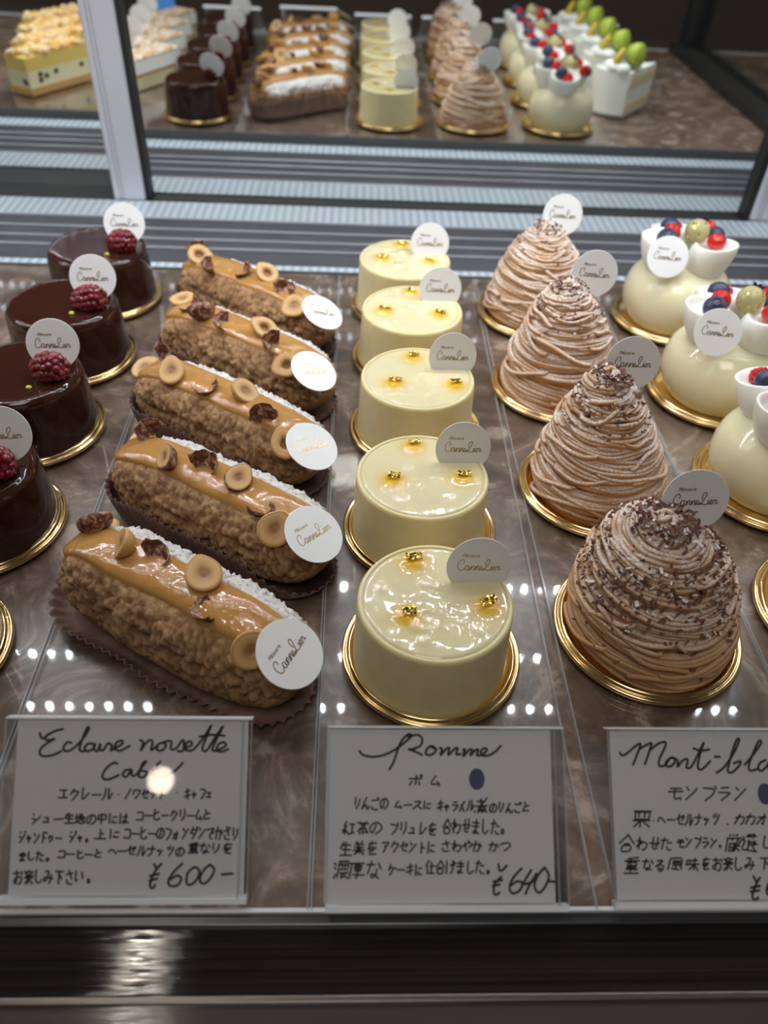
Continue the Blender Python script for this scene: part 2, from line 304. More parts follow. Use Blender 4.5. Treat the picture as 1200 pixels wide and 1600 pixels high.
SIGN_STROKES = {
 1: "L100,515 110,497 127,510 151,522 175,528 151,522 127,510 117,499 128,492 149,497 128,485 108,468 104,450 120,442 148,447 172,459;L202,484 188,486 178,472 182,459 203,463 234,493 255,528 249,532 237,500 228,468 235,458 246,461 244,468;L273,481 255,482 244,468 253,458 270,466 277,482 274,465 285,459 294,483 292,465 303,462 317,483 330,476 327,460 341,471;L338,469 362,481 361,492 344,486 340,469 356,460 387,476;L418,494 429,487 422,460 436,483 450,494 459,487 455,462 472,476;L493,487 476,480 475,462 493,464 502,479 493,487 518,491 517,467 535,469 555,496 559,477 555,460 539,460;L565,470 584,480 579,491 566,484 564,465 584,462 601,477 625,509 645,544 629,502 618,468 632,462 657,502 683,541 661,495 650,464 666,462;L607,505 643,512 688,509;L666,462 692,477 687,488 672,484 664,467 677,458 702,467;L351,419 340,423 319,409 306,388 308,373 328,372 357,385;L394,402 376,399 368,385 381,379 396,401 397,385 409,384 432,415 442,427 431,422 421,394 421,379 437,380 445,394 427,398;L462,385 481,392 479,403 465,398 462,383 480,378 512,385 539,403 558,424;L475,415 486,427;L479,111 488,96;L503,112 488,95 475,71 469,44 479,37 485,48;L467,74 497,81;L466,59 491,66;L568,112 541,85 526,58 535,43 557,47 566,67 552,75 530,62;L608,102 587,85 583,54 596,47 616,64 622,90 608,102;L655,109 633,88 625,61 638,50 658,67 669,94 655,109;L693,78 727,81;J173,337 195,337;J187,336 186,314;J169,314 198,314;J218,341 207,323;J213,333 231,333 227,323 213,306;J246,345 246,309 265,329;J275,323 304,324;J318,344 315,321 307,308;J328,343 327,309 339,329;J357,324 359,324;J396,342 389,328 379,310;J406,338 405,324;J407,337 425,337 421,325 411,311;J431,326 451,334 446,324;J439,339 438,317 448,313 451,313;J449,337 452,333;J451,337 453,330;J460,330 462,325;J465,332 466,326;J474,330 469,322 463,313;J493,340 491,310;J492,327 502,322;J543,330 544,330;J568,332 584,337;J565,317 584,324;J575,343 577,310;J589,323 602,327 600,322;J595,332 597,313;J617,341 632,338 630,327 620,311;J638,330 650,330;J645,329 644,316;J636,317 651,316;J95,264 97,261;J92,250 102,247;J93,234 111,250 117,257;J130,252 142,252 138,239;J125,239 145,239;J159,247 189,249;J201,265 194,252;J197,258 220,260;J207,266 206,235;J197,250 219,249;J193,235 222,236;J226,253 237,253;J231,264 229,239;J226,236 235,240;J240,253 256,254 249,244;J247,264 245,244;J241,264 239,237 255,237 252,241;J277,256 270,237 263,237 262,246 268,256 282,261 291,250 287,239 277,232;J299,261 298,247;J298,260 321,261 321,247;J297,248 320,247;J309,264 307,234;J334,266 333,235;J344,255 357,255;J344,246 342,238 357,238;J368,266 366,234;J375,255 390,256;J385,265 383,241 380,235 374,239 377,242 383,243 393,236;J419,268 437,268 437,245;J417,246 437,246;J444,259 468,259;J488,272 474,263;J475,279 474,249 489,248 489,252;J497,259 518,260;J534,276 526,258;J532,269 544,269 541,258 530,243;J556,277 556,257;J569,279 569,259 560,244;J577,259 600,259;J614,277 606,251 623,251;J618,258 623,244;J635,278 639,265;J650,267 634,262 631,249 639,250 649,250;J57,209 59,205;J54,195 61,192;J57,176 68,194 72,202;J70,209 72,207;J71,209 75,210;J78,188 90,193 87,186;J82,198 85,177;J101,203 105,197;J101,174 113,192 117,201;J129,209 128,175;J128,193 137,190;J136,208 137,204;J139,208 139,204;J151,198 151,193;J146,194 147,187;J146,193 158,194 157,187 149,178;J168,190 187,189;J214,209 217,206;J211,196 218,192;J214,178 225,196 230,202;J228,210 230,205;J230,211 232,209;J236,189 249,193 245,187;J241,197 244,178;J263,186 267,187 267,179 263,179 263,186;J307,216 306,188;J306,203 317,204;J289,188 324,188;J339,217 338,188;J351,208 365,208;J349,199 350,193 364,193;J383,216 400,215 399,189;J380,191 400,190;J405,204 428,202;J448,215 436,206;J436,224 435,191 451,190 450,195;J457,204 480,202;J498,215 492,193 486,192 484,204 489,216 500,220 507,208 504,197 496,188;J512,219 529,214 526,202 516,184;J536,202 550,202;J547,210 546,187 542,190;J546,205 535,187;J566,220 571,211;J565,188 577,209 583,217;J598,224 591,203;J596,215 608,215 605,204 596,187;J595,206 602,203;J609,224 611,218;J611,224 611,215;J618,222 622,214;J617,188 630,208 636,217;J641,215 664,219 654,205 651,193 658,187;J659,207 660,203;J661,206 664,206;J669,211 684,211 683,190 679,186;J677,224 670,186;J687,216 691,203;J696,211 714,215;J704,225 711,198;J698,199 701,186 713,186;J711,224 715,220;J715,221 716,220;J726,222 726,197;J739,218 736,197 727,185;J59,141 77,142;J58,136 77,136;J69,147 69,127 65,120 61,124 66,126 76,121;J87,149 87,129 95,123 103,129;J110,144 125,143;J117,149 112,122;J123,137 133,138;J122,129 125,122 133,121;J143,128 148,129 149,122 143,121 143,127;J181,149 199,150 198,131;J177,131 199,131;J205,141 229,141;J253,147 240,142;J240,153 240,129 255,130 256,133;J261,140 286,139;J297,156 302,144;J312,146 296,141 293,133 301,132 311,132;J335,147 345,155 360,142;J363,150 390,150;J393,153 417,160 410,149;J403,166 402,143 413,141 416,140;J415,163 417,160;J418,164 419,157;J434,165 430,146 424,136;J443,166 441,135 451,152;J455,157 481,157;J473,167 469,143 459,136;J488,153 490,149;J494,155 494,148;J503,153 498,144 492,136;J520,162 522,155;J528,166 528,155;J539,162 534,150 525,136;J560,158 554,137 549,138 546,148 553,157 564,160 573,150 569,141 560,134;J593,172 614,175;J585,168 618,169;J592,165 592,154;J593,164 610,165 610,155;J592,154 609,154;J593,158 610,158;J601,172 599,144;J589,151 613,151;J585,144 616,145;J622,167 640,167;J633,175 625,151;J648,170 653,161;J643,161 642,151 635,143 632,147 636,151 650,145;J664,174 663,154;J682,171 678,154 666,144;J697,168 722,171;J708,174 697,154 710,161 710,150;J721,161 703,150 703,144 720,143;J44,83 62,84;J53,92 53,55 47,56 48,65 63,73 69,66 65,52 59,51;J66,88 71,80;J86,89 86,74;J86,88 96,89 95,75;J86,75 95,74;J86,78 95,78;J77,89 82,83;J80,70 84,75;J105,88 98,84;J99,75 105,76;J77,70 104,69;J89,70 89,52;J89,66 80,51;J92,65 104,51;J113,93 113,63 122,53 131,64;J142,88 153,89 144,61 138,62 142,71 166,67;J160,79 159,66 154,52;J173,89 199,88;J184,87 184,51;J187,79 193,65;J206,79 227,84;J215,92 224,65;J209,64 212,51 226,51;J237,91 236,63 239,59 242,63;J255,87 258,67;J273,65 279,64 280,56 274,54 274,63",
 2: "L102,481 112,469 139,462 177,466 216,483 247,505 274,528 264,534 243,516 230,490 216,449 201,422;L262,526 294,532 309,519 303,498 274,486 262,487 286,479 309,468;L336,496 325,488 321,472 336,468 353,480 348,494 336,496 357,486;L367,491 375,487 369,468 387,486 399,491 395,468 414,486 427,491 422,471 437,472;L444,484 452,487 444,464 465,485 475,485 468,467 485,484 496,485 490,469 508,470 524,484 518,491 506,484 506,469 527,467 552,480 571,499;L555,132 558,113 568,114 582,128;L564,94 542,73 538,47 545,40 557,47;L537,79 567,84;L534,66 558,71;L631,119 604,93 589,63 599,44 622,53 631,74 615,80 594,68;L661,114 642,86 635,71 672,81;L678,103 652,65 640,42;L705,121 684,100 670,68 682,46 702,60 718,95 705,121;L718,80 737,78;J266,394 308,394;J291,404 286,375;J275,386 267,373;J297,386 300,374;J303,405 308,405 309,401 304,400 303,405;J354,403 338,378 366,378;J358,385 365,371;J92,335 91,312;J106,331 101,312 93,300;J128,336 112,300 119,308 127,312 127,303 131,299 137,308;J145,326 164,327;J144,306 149,298 164,298;J163,335 165,330;J165,331 169,330;J186,328 180,304 175,304 172,317 178,327 190,332 198,319 194,308 186,299;J232,324 220,307 241,306;J236,311 241,301;J249,311 275,313;J285,322 304,322 279,300;J294,310 306,300;J317,324 314,300;J325,315 337,316;J323,308 323,302 335,302;J360,316 378,319;J357,302 377,309;J369,327 368,295;J381,305 395,310 392,303;J387,314 388,294;J411,320 423,321;J408,311 425,311 422,304 411,294;J448,324 430,293;J436,314 445,292;J464,326 460,306 454,294;J472,326 469,295 477,312;J489,323 515,324;J502,333 501,313;J482,308 523,310;J522,335 490,294;J496,305 513,305 513,294 495,295 495,303;J496,299 513,298;J481,295 481,289;J490,289 494,291;J504,289 507,290;J517,295 520,290;J543,312 536,292 531,293 530,302 535,313 547,315 553,306 550,296 541,289;J563,322 561,300;J576,318 571,300 563,291;J597,319 582,289 587,295 595,299 595,292 600,288 605,295;J613,315 632,314;J612,298 616,290 629,290;J630,322 631,318;J632,318 635,318;J646,322 649,308;J659,311 644,305 639,294 647,295 658,294;J65,261 57,248 65,247;J65,248 53,235;J51,235 64,234;J61,236 58,222;J56,231 51,228;J64,231 69,227;J74,253 91,252;J83,252 81,226;J68,222 89,228;J99,257 135,255;J107,259 112,251;J128,260 123,251;J120,252 100,231;J118,252 133,226;J105,239 127,239;J115,239 116,223;J108,231 105,222;J121,231 128,227;J160,253 150,229 143,229 140,242 149,254 165,258 178,245 172,233 158,224;J207,252 227,249 224,237 211,222;J229,257 231,257;J230,253 230,249;J242,259 240,235;J256,260 255,239 246,223;J271,241 281,241 277,226;J264,226 284,226;J306,259 302,222 322,243;J332,248 353,252;J342,257 331,233 344,240 343,229;J353,240 336,228 336,221 351,221;J392,268 376,244;J392,269 403,245;J385,246 394,245;J382,242 396,240 396,226 380,226 381,241;J414,269 410,226;J407,256 419,256 406,236 421,249 431,251 433,242 425,226 420,226;J439,251 466,250;J461,270 459,241 452,240;J450,268 447,232 458,231;J473,258 494,256;J472,247 493,246;J486,267 483,232 479,225 474,228 480,234 491,223;J508,268 506,234 513,224 523,234;J534,255 552,256;J544,267 534,223;J549,248 560,246;J547,232 550,223 558,223;J568,236 574,236 573,225 566,225 568,235;J56,198 45,180;J50,189 78,190;J63,199 60,158;J50,177 78,175;J44,159 81,159;J97,200 99,197;J116,201 112,197;J92,192 120,192;J91,183 119,183;J103,197 103,180;J86,174 122,174;J104,179 95,170 115,167 120,161;J110,180 90,161;J135,193 162,196;J147,201 134,175 150,185 149,171;J161,183 141,170 140,162 160,163;J180,196 201,197 191,184;J189,189 189,177 182,168;J219,201 209,183;J216,194 231,193 226,182 215,168;J237,186 261,193 254,182;J248,200 245,176 257,172 258,171;J270,198 276,190;J267,167 283,186 289,193;J307,198 305,165;J305,184 317,180;J330,199 326,165;J337,188 348,189;J336,177 335,171 347,170;J373,192 397,196;J385,203 391,182;J375,181 377,171 394,172;J414,203 411,172;J405,192 418,192 405,179 422,188 431,189 434,181 426,170 420,172;J439,185 460,197 469,189 458,182;J458,204 460,197;J447,196 451,172;J473,191 492,191 491,174 483,170;J483,201 474,170;J495,194 500,184;J526,190 546,190 544,174 537,171;J538,199 526,171;J551,193 556,183;J562,191 581,196 592,194 593,184 574,172;J27,136 33,130;J27,124 32,118;J25,90 31,103;J44,139 41,124;J74,139 71,123;J44,141 72,141;J52,139 52,124;J64,139 61,123;J42,131 72,130;J40,118 71,117;J41,118 35,92;J45,106 71,106;J49,106 49,91;J49,91 56,96;J66,108 56,102 70,90;J79,134 123,135;J84,136 75,90;J92,130 115,128;J94,128 93,118;J114,128 113,117;J91,119 113,117;J91,122 114,125;J92,112 111,112;J101,107 102,102;J101,102 96,90;J86,101 122,100;J131,131 157,131;J147,141 133,103;J168,136 176,118;J162,117 160,103 149,92 144,98 149,103 169,90;J208,131 201,114;J205,121 224,120;J215,116 204,99;J227,115 252,115;J260,122 279,126;J257,108 279,115;J270,133 270,101;J289,131 287,98;J296,120 307,120;J296,111 295,102 306,102;J331,143 321,126;J324,135 325,104;J333,125 348,127;J339,138 337,109;J328,105 346,105;J370,143 353,121;J369,142 380,121;J361,121 371,122;J359,118 374,117 373,105 357,105 359,118;J388,142 386,104;J398,129 413,129;J408,142 405,111 398,104;J410,141 410,137;J414,137 413,132;J420,135 442,133;J420,125 442,125;J433,142 432,112 427,104 422,108 428,112 439,105;J457,140 455,111 462,103 473,113;J482,135 499,135;J491,143 481,106;J496,127 508,127;J494,114 497,105 507,104;J519,112 524,112 523,105 518,103 519,113",
 3: "L43,472 51,463 69,471 98,494 114,501 110,485 86,433;L109,483 135,497 152,503 147,486 126,434;L146,481 179,503 201,505 194,483 176,451 175,430 193,432 208,450;L216,456 200,445 198,431 211,428 228,442 225,456 216,456 238,449 236,427 252,445 270,453 271,442 266,425 282,427 306,463 332,507 316,469 305,428 318,419 349,446;L294,487 320,479 349,484;L365,460 383,460;L367,408 396,428 431,472 453,513 446,517 428,481 413,440 406,414 420,410 446,431 452,446 428,439;L465,434 499,469 528,505 520,511 499,475 480,434 482,416 501,419 511,423;L539,450 518,440 511,423 522,415 542,432 554,450 547,423 560,417 576,448 569,415 586,436 601,448 602,435 597,417 614,422;L638,444 621,439 614,423 628,414 652,426;L466,86 474,69;L488,82 476,67 462,39 457,22 466,15 477,22;L454,51 486,57;L452,39 482,43;L539,85 516,66 506,41 513,28 531,33 540,50 527,55 509,44;J208,359 245,358;J200,348 249,349;J224,357 219,327 239,329 240,322;J263,363 271,352;J257,323 287,347 298,359;J319,360 354,356 348,338 322,320;J356,365 362,364;J361,360 362,356;J379,360 406,362;J370,346 406,345 399,337 377,321;J429,362 438,353;J422,321 452,348 463,358;J82,287 140,286;J86,280 84,262;J85,283 132,283 128,264;J85,262 130,261;J100,288 96,269;J119,287 115,268;J76,258 133,258;J103,262 98,237;J100,256 78,238;J108,256 130,237;J145,258 146,258;J159,255 169,268 184,251;J190,260 215,260;J222,263 246,271 239,258;J233,278 229,251 239,247 243,247;J244,273 246,270;J247,274 248,267;J263,277 257,254 248,243;J271,277 266,241 277,263;J282,268 307,267;J299,279 294,253 283,244;J315,264 316,259;J321,266 321,259;J329,263 324,254 316,244;J347,275 348,267;J355,280 354,268;J366,276 359,260 347,245;J391,247 394,245;J421,267 450,268 443,250 436,246;J438,278 416,247;J457,269 486,269 479,250 472,246;J473,279 453,247;J496,268 524,268;J520,279 512,247 507,250;J518,272 490,247;J534,269 568,274 551,263 546,252 555,244;J558,263 561,259;J562,262 565,262;J59,213 26,187;J57,215 77,185;J43,185 60,186;J38,180 63,180 60,165 34,163 36,179;J96,207 90,169;J87,195 102,194 83,177 105,190 115,189 118,181 109,168 102,169;J127,188 161,187;J157,205 152,181 145,181;J142,207 137,172 152,173;J166,197 190,197;J179,205 166,169;J186,188 201,189;J184,177 186,168 197,167;J223,197 241,197;J219,190 243,191;J232,197 228,176 239,177 239,173;J250,204 255,197;J247,175 263,193 268,200;J279,203 297,199 293,188 281,173;J299,207 300,205;J300,202 299,198;J309,203 322,202;J304,190 323,191 320,184 307,174;J334,202 338,195;J329,174 345,192 352,198;J361,181 364,180 363,175 360,176 360,181;J399,215 398,209;J410,215 409,210;J424,214 418,210;J387,202 434,203;J390,204 379,162;J402,197 406,199;J393,185 410,187;J395,185 390,162;J409,187 406,162;J391,175 408,173;J389,164 406,164;J424,199 401,163;J414,181 429,179;J435,198 407,164;J413,174 426,163;J440,207 445,202;J438,198 446,195 436,175;J434,169 484,161;J458,212 471,214 458,207;J458,214 470,208 452,208;J477,215 481,213 473,203;J475,215 479,208 487,209;J455,183 487,184;J455,192 482,189;J461,197 457,179;J479,195 475,180;J458,178 451,169;J469,178 477,166;J515,210 508,179 519,172 534,180;J547,201 573,200;J562,210 546,170;J567,192 582,192;J564,179 566,169 578,169;J53,140 88,144;J43,133 91,134;J54,128 49,112;J52,129 80,128 77,114;J49,113 77,113;J51,118 78,119;J64,140 58,97;J45,109 82,107;J38,96 84,96;J102,132 122,132;J114,139 104,112;J130,136 135,125;J125,124 122,112 113,106 111,108 114,112 128,106;J150,133 169,134 143,115 159,122 169,114 163,104 153,104 153,112 161,108;J195,141 183,107;J195,140 231,141 227,116 229,108;J204,133 228,132;J203,129 202,119;J202,128 224,127 221,120;J201,121 223,120;J213,133 209,111;J195,111 219,106;J249,134 245,121;J249,135 257,135 257,122;J245,121 256,123;J262,134 283,135;J255,123 287,123;J276,142 269,106;J272,123 253,106;J272,121 283,104;J302,136 324,139;J312,143 299,119 314,128 311,116;J321,127 305,115 304,107 319,109;J334,136 355,135;J346,143 341,109 334,110 335,118 355,127 360,117 354,105 347,104;J360,138 365,131;J382,140 378,127;J382,141 392,140 389,127;J380,128 389,126;J380,132 391,131;J370,139 378,136;J371,123 377,126;J401,139 395,136;J393,128 400,128;J369,123 399,123;J382,121 379,105;J382,117 368,104;J385,119 396,106;J413,144 408,113 418,104 429,113;J448,140 461,140 447,114 440,114 446,121 472,119;J467,131 466,118 457,106;J494,141 527,141;J509,139 503,107;J510,132 517,120;J533,132 558,136;J545,144 551,120;J534,119 536,106 553,106;J575,139 570,115 573,111 576,115;J595,137 595,119",
}

# ------------------------------------------------------------------ the room and the display case
o = mk('floor', *box(-3, 3, -2.0, 1.2, -0.92, -0.90), 'floor', smooth=False); struct(o)
o = mk('wall_front', *box(-3, 3, -2.05, -2.0, -0.90, 2.6), 'wall', smooth=False); struct(o)
o = mk('ceiling', *box(-3, 3, -2.0, 1.2, 2.6, 2.65), 'ceil', smooth=False); struct(o)

case = thing('display_case', 'refrigerated pastry display case with brown marble shelf and dark polished front', 'display case', (0, 0, 0))
mk('marble_shelf', *box(-0.75, 0.95, 0.0985, 0.5445, -0.0094, -0.002), 'marble', case, False)
mk('shelf_edge', *box(-0.75, 0.455, 0.5445, 0.5465, -0.0096, -0.0005), 'edge_grey', case, False)
mk('rear_floor', *box(-0.75, 0.455, 0.5465, 0.689, -0.016, -0.0098), 'greyplastic', case, False)
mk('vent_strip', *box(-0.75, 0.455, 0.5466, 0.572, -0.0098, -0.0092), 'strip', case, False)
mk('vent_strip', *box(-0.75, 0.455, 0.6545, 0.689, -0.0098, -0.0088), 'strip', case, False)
for y in (0.5975, 0.6140, 0.6325, 0.6535):
    bevel(mk('rib', *box(-0.75, 0.455, y - 0.0014, y + 0.0014, -0.0098, -0.0082), 'rib', case, False), 0.0005)
mk('door_track', *box(-0.75, 0.455, 0.689, 0.76, -0.016, -0.0105), 'track', case, False)
bevel(mk('front_edge', *box(-0.75, 0.95, 0.0970, 0.0985, -0.004, -0.0008), 'white_edge', case, False), 0.0004)
bevel(mk('front_rail', *box(-0.75, 0.95, 0.0936, 0.0970, -0.006, -0.0022), 'front_grey', case, False), 0.0005)
mk('front_panel', *box(-0.75, 0.95, 0.0744, 0.0936, -0.012, -0.004), 'front_black', case, False)
bevel(mk('metal_strip', *box(-0.75, 0.95, 0.0724, 0.0744, -0.012, -0.0034), 'front_strip', case, False), 0.0004)
mk('front_ledge', *box(-0.75, 0.95, 0.012, 0.0724, -0.03, -0.0045), 'front_brown', case, False)
mk('front_cabinet', *box(-0.75, 0.95, 0.02, 0.50, -0.90, -0.03), 'front_brown', case, False)
endp = thing('glass_end_panel', 'black framed glass end panel of the display case at far right in the mirror', 'case panel', (0, 0, 0))
mk('side_sill', *box(0.4555, 0.50, 0.0990, 0.70, -0.0018, 0.010), 'side_black', endp, False)
mk('side_post', *box(0.468, 0.50, 0.0990, 0.120, 0.010, 0.34), 'side_black', endp, False)
mk('side_pane', *box(0.482, 0.486, 0.120, 0.70, 0.010, 0.34), 'glass', endp, False)

def sheet(x0, x1, label, skew=0.0):
    t = thing('acrylic_sheet', label, 'acrylic sheet', ((x0 + x1) / 2, 0.32, -0.0019), 0, 'clear sheets on the shelf')
    h = (x1 - x0) / 2
    v, f = box(-h, h, -0.2225, 0.2205, 0, 0.0018)
    v = [(x + skew * y if x > 0 else x, y, z) for x, y, z in v]
    mk('plate', v, f, 'acrylic', t, False)
    e = MB()
    for s in (-1, 1):
        v, f = box(-0.0003, 0.0003, -0.2225, 0.2205, 0, 0.00185)
        e.add(([(x + s * h + (skew * y if s > 0 else 0), y, z) for x, y, z in v], f))
    e.mk('cut_edge', 'acrylic_edge', t, False)
sheet(-0.40, -0.2635, 'clear acrylic sheet under the layered cream slices, leftmost of the shelf')
sheet(-0.2625, -0.1245, 'clear acrylic sheet under the row of round chocolate cakes')
sheet(-0.1230, -0.0116, 'clear acrylic sheet under the row of coffee eclairs')
sheet(-0.0105, 0.0845, 'clear acrylic sheet under the row of pale yellow mousse cakes', 0.012)
sheet(0.0885, 0.1745, 'clear acrylic sheet under the row of chestnut cream cones')
sheet(0.1755, 0.267, 'clear acrylic sheet under the row of ivory domed cakes')

# sliding mirror doors
def poly_prism(pts, z0, z1):
    n = len(pts); v = [(x, y, z0) for x, y in pts] + [(x, y, z1) for x, y in pts]
    return v, [tuple(range(n - 1, -1, -1)), tuple(range(n, 2 * n))] + [(i, (i + 1) % n, n + (i + 1) % n, n + i) for i in range(n)]
def stile(x0, x1, par):
    y0, y1 = 0.6905, 0.712; p = [(x0, y1), (x0, y0 + 0.002), (x0 + 0.0015, y0)]
    for gx in (0.0052, 0.0082): p += [(x0 + gx, y0), (x0 + gx + 0.0002, y0 + 0.0016), (x0 + gx + 0.0011, y0 + 0.0016), (x0 + gx + 0.0013, y0)]
    p += [(x1 - 0.001, y0), (x1, y0 + 0.001), (x1, y1)]
    return mk('stile', *poly_prism(p[::-1], -0.0085, 0.34), 'alu', par, False)
d1 = thing('sliding_mirror_door', 'rear mirror door left of the silver upright, reflecting yellow crumble-topped slices', 'mirror door', (0, 0, 0), 0, 'sliding mirror doors at the back of the case')
mk('mirror_pane', *box(-0.75, -0.200, 0.726, 0.729, -0.0105, 0.34), 'mirror', d1, False)
d2 = thing('sliding_mirror_door', 'front mirror door framed by silver uprights, reflecting the rows of cakes', 'mirror door', (0, 0, 0), 0, 'sliding mirror doors at the back of the case')
mk('mirror_pane', *box(-0.1838, 0.356, 0.700, 0.703, -0.0105, 0.34), 'mirror', d2, False)
stile(-0.2107, -0.1836, d2); stile(0.3552, 0.3822, d2)
for x0, x1 in ((-0.1836, -0.1792), (0.3494, 0.3552)):
    mk('gasket', *box(x0, x1, 0.6925, 0.7005, -0.0102, 0.34), 'black', d2, False, label='black rubber gasket')

# LED bars above the shelf
def led_bar(y, z, label, em):
    t = thing('led_light_bar', label, 'light', (0, y, z), 0, 'LED bars over the shelf')
    bevel(mk('housing', *box(-0.75, 0.46, -0.008, 0.008, 0.0008, 0.012), 'alu', t, False), 0.001)
    d = MB()
    for i in range(80):
        x = -0.745 + i * 0.0151; d.add(([(x + .002 * math.cos(k * math.pi / 4), -.002 * math.sin(k * math.pi / 4), 0) for k in range(8)], [tuple(range(8))]))
    q = d.mk('diode', em, t, False); q['kind'] = 'stuff'
led_bar(0.350, 0.270, 'front LED light bar above the shelf', 'led_front')
led_bar(0.403, 0.274, 'middle LED light bar above the shelf', 'led_mid')
led_bar(0.478, 0.270, 'rear LED light bar above the shelf', 'led_rear')

for (lx, ly, lz, lab, em) in ((-0.435, 0.60, 1.6, 'warm pendant lamp high above the case', 'spot'), (-0.44, -1.28, 1.02, 'warm pendant lamp in front of the case', 'lamp')):
    t = thing('pendant_lamp', lab, 'lamp', (lx, ly, lz), 0, 'pendant lamps')
    mk('bulb', *ball(0.018 if em == 'spot' else 0.03), em, t); mk('cord', *tube([(0, 0, 0.03), (0, 0, 0.9)], 0.003), 'black', t)
    mk('shade', *lathe([(0.012, 0.06), (0.05, 0.03), (0.07, -0.005), (0.068, -0.005), (0.048, 0.028), (0.010, 0.056)], 32), 'black', t)

# ------------------------------------------------------------------ shop tags
def script_word():
    s = ["14,18 17,22 14,27 8,25 3,17 3,8 8,2 15,4 21,9", "27,12 22,13 19,7 22,2 26,5 28,12 27,4 31,3 33,12 32,2 36,11 39,12 39,3 42,3 44,12 43,2 47,11 50,12 50,3 53,4 58,9 56,12 53,8 54,2 62,5",
         "66,13 66,23 72,29 75,24 69,12 63,3 58,4 62,6 70,2 79,4 80,12 79,3 84,4 88,9 86,12 83,7 86,2 90,4 92,12 94,10 98,11 96,3 101,5", "81,17 81.5,17.6"]
    return [[tuple(map(float, p.split(','))) for p in q.split()] for q in s]
def small_word():
    # Patisserie in small slanted capitals-and-lowercase strokes
    s = ["0,0 2,10", "1.5,10 6,10 6,6 1,5", "12,6 8,6 8,1 11,1 12.5,6 12,0", "8.5,8 10.5,10 12,8", "16,10 14.5,1 16.5,0", "13.5,6.5 18,6.5", "20,6 19.5,0", "20.4,8.4 20.6,8.8", "26,6 23,6 23,3.6 25.5,2.4 25,0 22,0.4", "32,6 29,6 29,3.6 31.5,2.4 31,0 28,0.4",
         "34,3 38,4 37.5,6 35,6 34.3,2 36,0 38.4,1", "41,6 40.5,0", "41,4 43,6 44.5,5.6", "47,6 46.5,0", "47.4,8.4 47.6,8.8", "49,3 53,4 52.5,6 50,6 49.3,2 51,0 53.4,1"]
    return [[tuple(map(float, p.split(','))) for p in q.split()] for q in s]
TAGR = 0.01275
def lettering_mesh():
    a = [[(-0.0088 + x * 0.000172, -0.0022 + y * 0.00019) for x, y in st] for st in script_word()]
    b = [[(-0.0068 + x * 0.000125, 0.0042 + y * 0.000135) for x, y in st] for st in small_word()]
    v, f = ribbon(a, 0.00040, 0.00024); v2, f2 = ribbon(b, 0.00022, 0.00024)
    return v + v2, f + [tuple(i + len(v) for i in q) for q in f2]
tag_mesh = None; let_mesh = None
def tag(center, n, xhint, label, group, letters=True):
    global tag_mesh, let_mesh
    if tag_mesh is None:
        d = mk('shop_tag', *lathe([(0, -0.0002), (TAGR - .0001, -0.0002), (TAGR, -0.0001), (TAGR, 0.0001), (TAGR - .0001, 0.0002), (0, 0.0002)], 72), 'tag', None, False); tag_mesh = d.data
        l = mk('lettering', *lettering_mesh(), 'foil', None, False); let_mesh = l.data
    else:
        d = bpy.data.objects.new('shop_tag', tag_mesh); COL.objects.link(d)
        l = bpy.data.objects.new('lettering', let_mesh); COL.objects.link(l)
    l.parent = d
    d.matrix_world = frame_n(n, center, xhint); tag_(d, label, 'tag', group); return d

# ------------------------------------------------------------------ gold boards
board_mesh = {}
def board(x, y, r, label, group):
    if r not in board_mesh:
        pr = smooth_prof([(r * .78, 0.0014), (r * .86, 0.0018), (r * .895, 0.0038), (r * .915, 0.0044), (r * .935, 0.0039), (r * .95, 0.0031), (r * .975, 0.0034), (r * .995, 0.0030), (r, 0.0020), (r * .985, 0.0012), (r * .93, 0.0008), (r * .88, 0.0)], 4)
        o = mk('gold_cake_board', *lathe([(0, 0.0014)] + pr + [(0, 0.0)], 96), 'gold'); board_mesh[r] = o.data
    else:
        o = bpy.data.objects.new('gold_cake_board', board_mesh[r]); COL.objects.link(o)
    o.location = (x, y, 0.0); return tag_(o, label, 'cake board', group)
ORD5 = ['frontmost', 'second from the front', 'third from the front', 'fourth from the front', 'hindmost']
ORD4 = ['frontmost', 'second from the front', 'third from the front', 'hindmost']

# ------------------------------------------------------------------ chocolate cakes
def drupelets(seed):
    r = random.Random(seed); b = MB()
    for k in range(7):
        zz = -0.0085 + k * 0.0029; rad = 0.0072 * math.sqrt(max(0.12, 1 - (zz / 0.0108) ** 2)); n = max(4, int(2 * math.pi * rad / 0.0037))
        for i in range(n):
            a = 2 * math.pi * (i + 0.5 * (k % 2)) / n + r.uniform(-.15, .15); q = r.uniform(.0022, .0026)
            b.add(ball(q, n=10, k=7), Matrix.Translation((rad * math.cos(a), rad * math.sin(a), zz)))
    b.add(ball(0.0074, 0.0074, 0.0104, 24, 14)); return [p * 0.88 for p in b.v], b.f
choc_pos = [(-0.173, 0.196), (-0.172, 0.271), (-0.1715, 0.3466), (-0.170, 0.4202), (-0.169, 0.4965)]
prof = smooth_prof([(0.0335, 0.0016), (0.0334, 0.006), (0.0325, 0.020), (0.0318, 0.031), (0.0312, 0.0342), (0.0298, 0.0364), (0.0275, 0.0371), (0.018, 0.0370), (0.006, 0.0369)], 5)
choc_body = None
